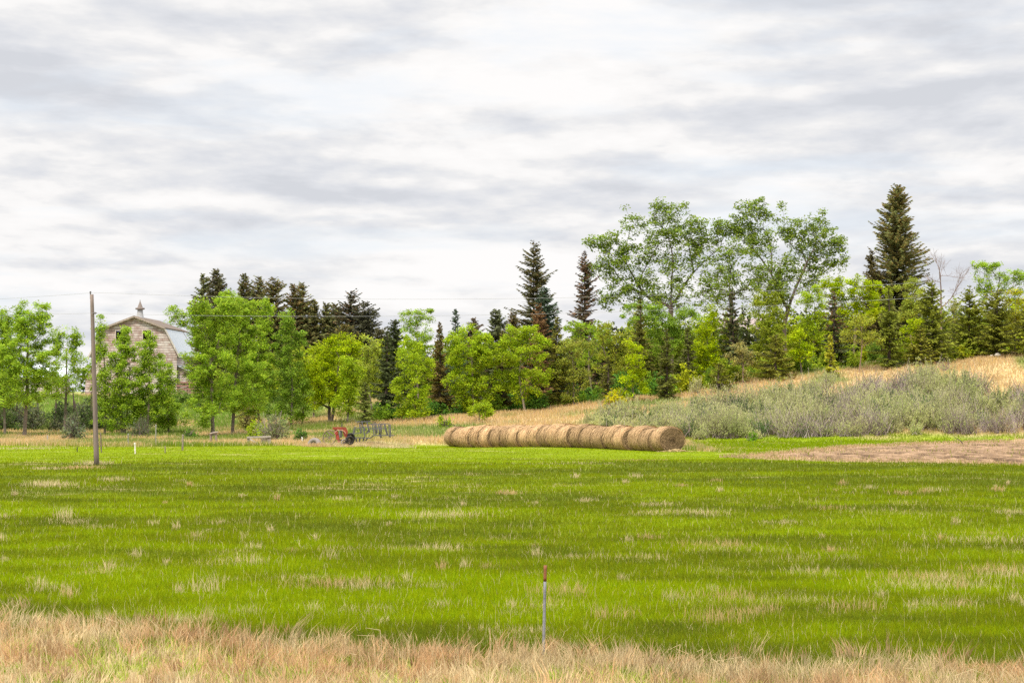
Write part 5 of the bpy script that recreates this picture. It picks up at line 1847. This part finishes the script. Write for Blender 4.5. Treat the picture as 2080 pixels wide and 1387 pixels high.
# ------------------------------------------------------------------ old machinery
def ring_mesh(mb, c, R, r, col, axis, k=28, kk=8):
    """torus round c; axis = unit normal"""
    n = np.asarray(axis, float)
    n /= np.linalg.norm(n)
    x = np.cross(n, [0, 0, 1.])
    x /= np.linalg.norm(x)
    y = np.cross(n, x)
    P = []
    for i in range(k):
        a = 2 * math.pi * i / k
        o = x * math.cos(a) + y * math.sin(a)
        for j in range(kk):
            b = 2 * math.pi * j / kk
            P.append(c + o * (R + r * math.cos(b)) + n * r * 1.35 * math.sin(b))
    f = [[i * kk + j, ((i + 1) % k) * kk + j, ((i + 1) % k) * kk + (j + 1) % kk, i * kk + (j + 1) % kk] for i in range(k) for j in range(kk)]
    mb.add(np.array(P), f, col)
    return x, y, n


def machinery():
    def zz(x, y):
        return 600 + x / 9.45, 830 + y / 9.45
    d = 174.5

    def W(x, y, dy=0.0):
        return px2w(*zz(x, y), d) + np.array([0, dy, 0])
    # half sunk tyre
    c = W(370, 700, -.4)
    root = thing('old_tyre', (c[0], c[1], c[2] - .3), 'large grey tyre half sunk in the grass left of the red implement', 'tyre')
    mb = MB()
    ring_mesh(mb, c, .40, .17, (.22, .19, .18), (-.45, -.8, .35), 30, 10)
    mb.build('tread', M_RUBBER, root, smooth=True)
    mb = MB()
    ring_mesh(mb, c, .21, .05, (.14, .10, .09), (-.45, -.8, .25), 24, 6)
    mb.build('rim', M_METAL, root)
    # red implement
    b = base_at(690, d)
    root = thing('farm_implement', b, 'rusty red old farm implement with dark wheels in long tan grass', 'farm machine')
    RED = (.23, .04, .022)
    mb = MB()
    mb.bar(W(722, 372), W(925, 372), .16, .5, RED)
    mb.build('hood_bar', M_METAL, root)
    for dy in (-.2, .2):
        mb = MB()
        P = np.array([W(728, 360, dy), W(800, 372, dy), W(795, 415, dy), W(765, 425, dy)])
        Q = P + [0, .05, 0]
        mb.add(np.concatenate([P, Q]), [[0, 1, 2, 3], [7, 6, 5, 4], [0, 4, 5, 1], [1, 5, 6, 2], [2, 6, 7, 3], [3, 7, 4, 0]], RED)
        mb.build('corner_plate', M_METAL, root)
    mb = MB()
    mb.bar(W(785, 420), W(825, 590), .22, .3, (.34, .05, .035))
    mb.bar(W(815, 520), W(840, 640), .16, .2, (.42, .16, .13))
    mb.build('leg', M_METAL, root)
    for dy in (-.22, .18):
        mb = MB()
        P = np.array([W(915, 352, dy), W(965, 352, dy), W(1010, 440, dy), W(1000, 480, dy), W(985, 560, dy), W(935, 520, dy), W(915, 430, dy)])
        Q = P + [0, .06, 0]
        m = len(P)
        mb.add(np.concatenate([P, Q]), [list(range(m)), list(range(2 * m - 1, m - 1, -1))], RED)
        mb.add(np.concatenate([P, Q]), [[i, i + m, (i + 1) % m + m, (i + 1) % m] for i in range(m)], RED)
        mb.build('side_plate', M_METAL, root)
    mb = MB()
    a = np.linspace(0, math.pi, 14)
    mb.tube([W(865 - 105 * math.cos(t), 480 - 75 * math.sin(t), -.3) for t in a], .03, np.array([.45, .22, .17]), 6)
    mb.build('arched_guard', M_METAL, root)
    mb = MB()
    mb.box(W(872, 470), (.20, .4, .6), (.10, .09, .09))
    mb.box(W(876, 410), (.14, .3, .35), (.14, .13, .13))
    mb.tube([W(860, 400, -.26), W(860, 470, -.26), W(862, 540, -.26)], [.05, .07, .06], np.array([.16, .15, .15]), 8)
    mb.build('engine_block', M_METAL, root)
    mb = MB()
    mb.tube([W(893, 400), W(895, 330), W(897, 270)], [.05, .045, .025], np.array([.06, .05, .05]), 7)
    mb.build('exhaust', M_METAL, root)
    for (x, y, dy, R, r_, cc) in ((1045, 610, -.3, .27, .10, (.03, .025, .025)), (950, 650, -.6, .24, .04, (.22, .19, .18)), (1050, 560, .6, .27, .09, (.025, .022, .022))):
        c = W(x, y, dy)
        c[2] = max(c[2], float(terrain(c[0], c[1])) + R + r_ - .1)
        wb = MB()
        n = (.55, -.8, 0)
        ring_mesh(wb, c, R, r_, cc, n, 26, 8)
        wo = wb.build('wheel', M_RUBBER if r_ > .06 else M_METAL, root, smooth=True)
        hb = MB()
        x_, y_, n_ = ring_mesh(hb, c, .07, .04, (.12, .09, .08), n, 12, 6)
        for k in range(6):
            t = k * math.pi / 3
            hb.segs([c], [c + (x_ * math.cos(t) + y_ * math.sin(t)) * (R - r_ * .4)], .03, .025, np.array([.16, .12, .11]), 5)
        hb.build('hub', M_METAL, wo)
    mb = MB()
    ax = W(960, 600)
    mb.bar(W(820, 600), W(1080, 600), .1, .1, (.15, .10, .09))
    mb.build('axle', M_METAL, root)
    # spoked steel wheel leaning in the grass
    c = W(655, 550, .1)
    mb = MB()
    x_, y_, n_ = ring_mesh(mb, c, .52, .035, (.17, .12, .10), (-.35, -.9, .15), 30, 6)
    sw = mb.build('steel_wheel', M_METAL, root)
    mb = MB()
    for k in range(10):
        t = k * math.pi / 5
        mb.segs([c], [c + (x_ * math.cos(t) + y_ * math.sin(t)) * .5], .018, .016, np.array([.17, .12, .1]), 5)
    mb.build('spokes', M_METAL, sw)
    mb = MB()
    mb.bar(W(620, 445), W(735, 530), .09, .07, (.16, .12, .11))
    mb.bar(W(540, 585), W(610, 490), .04, .04, (.12, .09, .08))
    mb.build('drawbar', M_METAL, root)
    # grey harrow
    d = 181.0
    b = base_at(757, d)
    root = thing('harrow', b, 'folded grey harrow of thin steel bars right of the red implement', 'farm machine')
    GY = (.105, .10, .112)
    GD = (.06, .055, .06)
    fr, tn = MB(), MB()
    for dy in (-.45, .45):
        o = dy * 40
        for (x1, y1, x2, y2) in ((1180, 255, 1430, 240), (1190, 370, 1440, 345), (1440, 300, 1800, 285), (1450, 378, 1745, 378), (1500, 510, 1900, 510), (1130, 552, 1440, 562), (1120, 480, 1260, 460)):
            fr.bar(W(x1 + o * .3, y1, dy), W(x2 + o * .3, y2, dy), .055, .055, GY)
    for x in (1190, 1430, 1500, 1740, 1880):
        fr.bar(W(x, 400, -.45), W(x, 400, .45), .05, .05, GD)
    fr.build('frame', M_METAL, root)
    rng = np.random.default_rng(4)
    for dy in (-.45, 0, .45):
        for (x1, y1, x2, y2) in ((1150, 340, 1112, 500), (1230, 290, 1260, 470), (1290, 240, 1350, 545), (1378, 250, 1425, 450), (1480, 300, 1520, 500), (1530, 300, 1560, 485), (1598, 290, 1640, 540), (1650, 290, 1625, 520), (1710, 300, 1760, 500), (1810, 300, 1822, 530), (1350, 420, 1300, 330), (1440, 380, 1370, 470)):
            j = rng.normal(0, 14)
            tn.bar(W(x1 + j, y1, dy), W(x2 + j, y2 + rng.normal(0, 10), dy), .05 if dy else .07, .05, np.array(GY) * rng.uniform(.6, 1.15))
    for x in range(1160, 1440, 26):
        tn.bar(W(x, 252, -.4), W(x + rng.normal(0, 22), 225 + rng.normal(0, 14), -.4), .03, .03, GY)
    for x in range(1460, 1800, 30):
        tn.bar(W(x, 292, -.4), W(x + rng.normal(0, 22), 262 + rng.normal(0, 14), -.4), .03, .03, GY)
    tn.build('tine', M_METAL, root)
    for dy in (-.4, .4):
        for (x1, y1, x2, y2) in ((1140, 555, 1110, 680), (1165, 560, 1180, 660), (1240, 560, 1232, 650), (1320, 540, 1305, 620), (1390, 560, 1350, 610), (1440, 560, 1520, 500), (1640, 515, 1650, 560), (1810, 510, 1822, 550)):
            p2 = W(x2, y2, dy)
            p2[2] = max(p2[2], float(terrain(p2[0], p2[1])) - .05)
            lg = MB()
            lg.bar(W(x1, y1, dy), p2, .06, .06, GD)
            lg.build('leg', M_METAL, root)


machinery()


def oddments():
    # crooked sticks
    for pts, d, label in (([(1938, 888), (1948, 893), (1955, 899), (1956, 905)], 175, 'crooked black stick poking up beside the ploughed soil'),
                          ([(914, 862), (921, 862), (927, 866), (930, 872)], 192, 'bent dead branch above the far left bale'),):
        mb = MB()
        q = resample(np.array([px2w(a, b, d) for a, b in pts]), .12)
        mb.tube(q, np.linspace(.02, .045, len(q)), np.array([.09, .07, .06]), 6)
        tag(mb.build('dead_stick', M_BARK, smooth=True), label, 'stick')
    # pale stone on the crest
    rng = np.random.default_rng(9)
    for px, s, label in ((2026, .28, 'pale stone on the hill crest below the widest green spruce'), (2014, .17, 'smaller pale stone left of the larger one on the hill crest')):
        b = base_at(px, 222)
        mb = MB()
        k, m = 14, 8
        P = []
        for i in range(m + 1):
            th = math.pi * i / m
            for j in range(k):
                ph = 2 * math.pi * j / k
                v = np.array([math.sin(th) * math.cos(ph), math.sin(th) * math.sin(ph) * .8, math.cos(th) * .65])
                P.append(v * s * (1 + .18 * math.sin(3 * ph + 2 * th) * math.sin(th) + .1 * math.sin(5 * th + ph)))
        f = [[i * k + j, i * k + (j + 1) % k, (i + 1) * k + (j + 1) % k, (i + 1) * k + j] for i in range(m) for j in range(k)]
        mb.add(np.array(P) + b + [0, 0, s * .3 + .12], f, (.40, .37, .33))
        tag(mb.build('field_stone', M_PAINT, smooth=True), label, 'stone')


oddments()
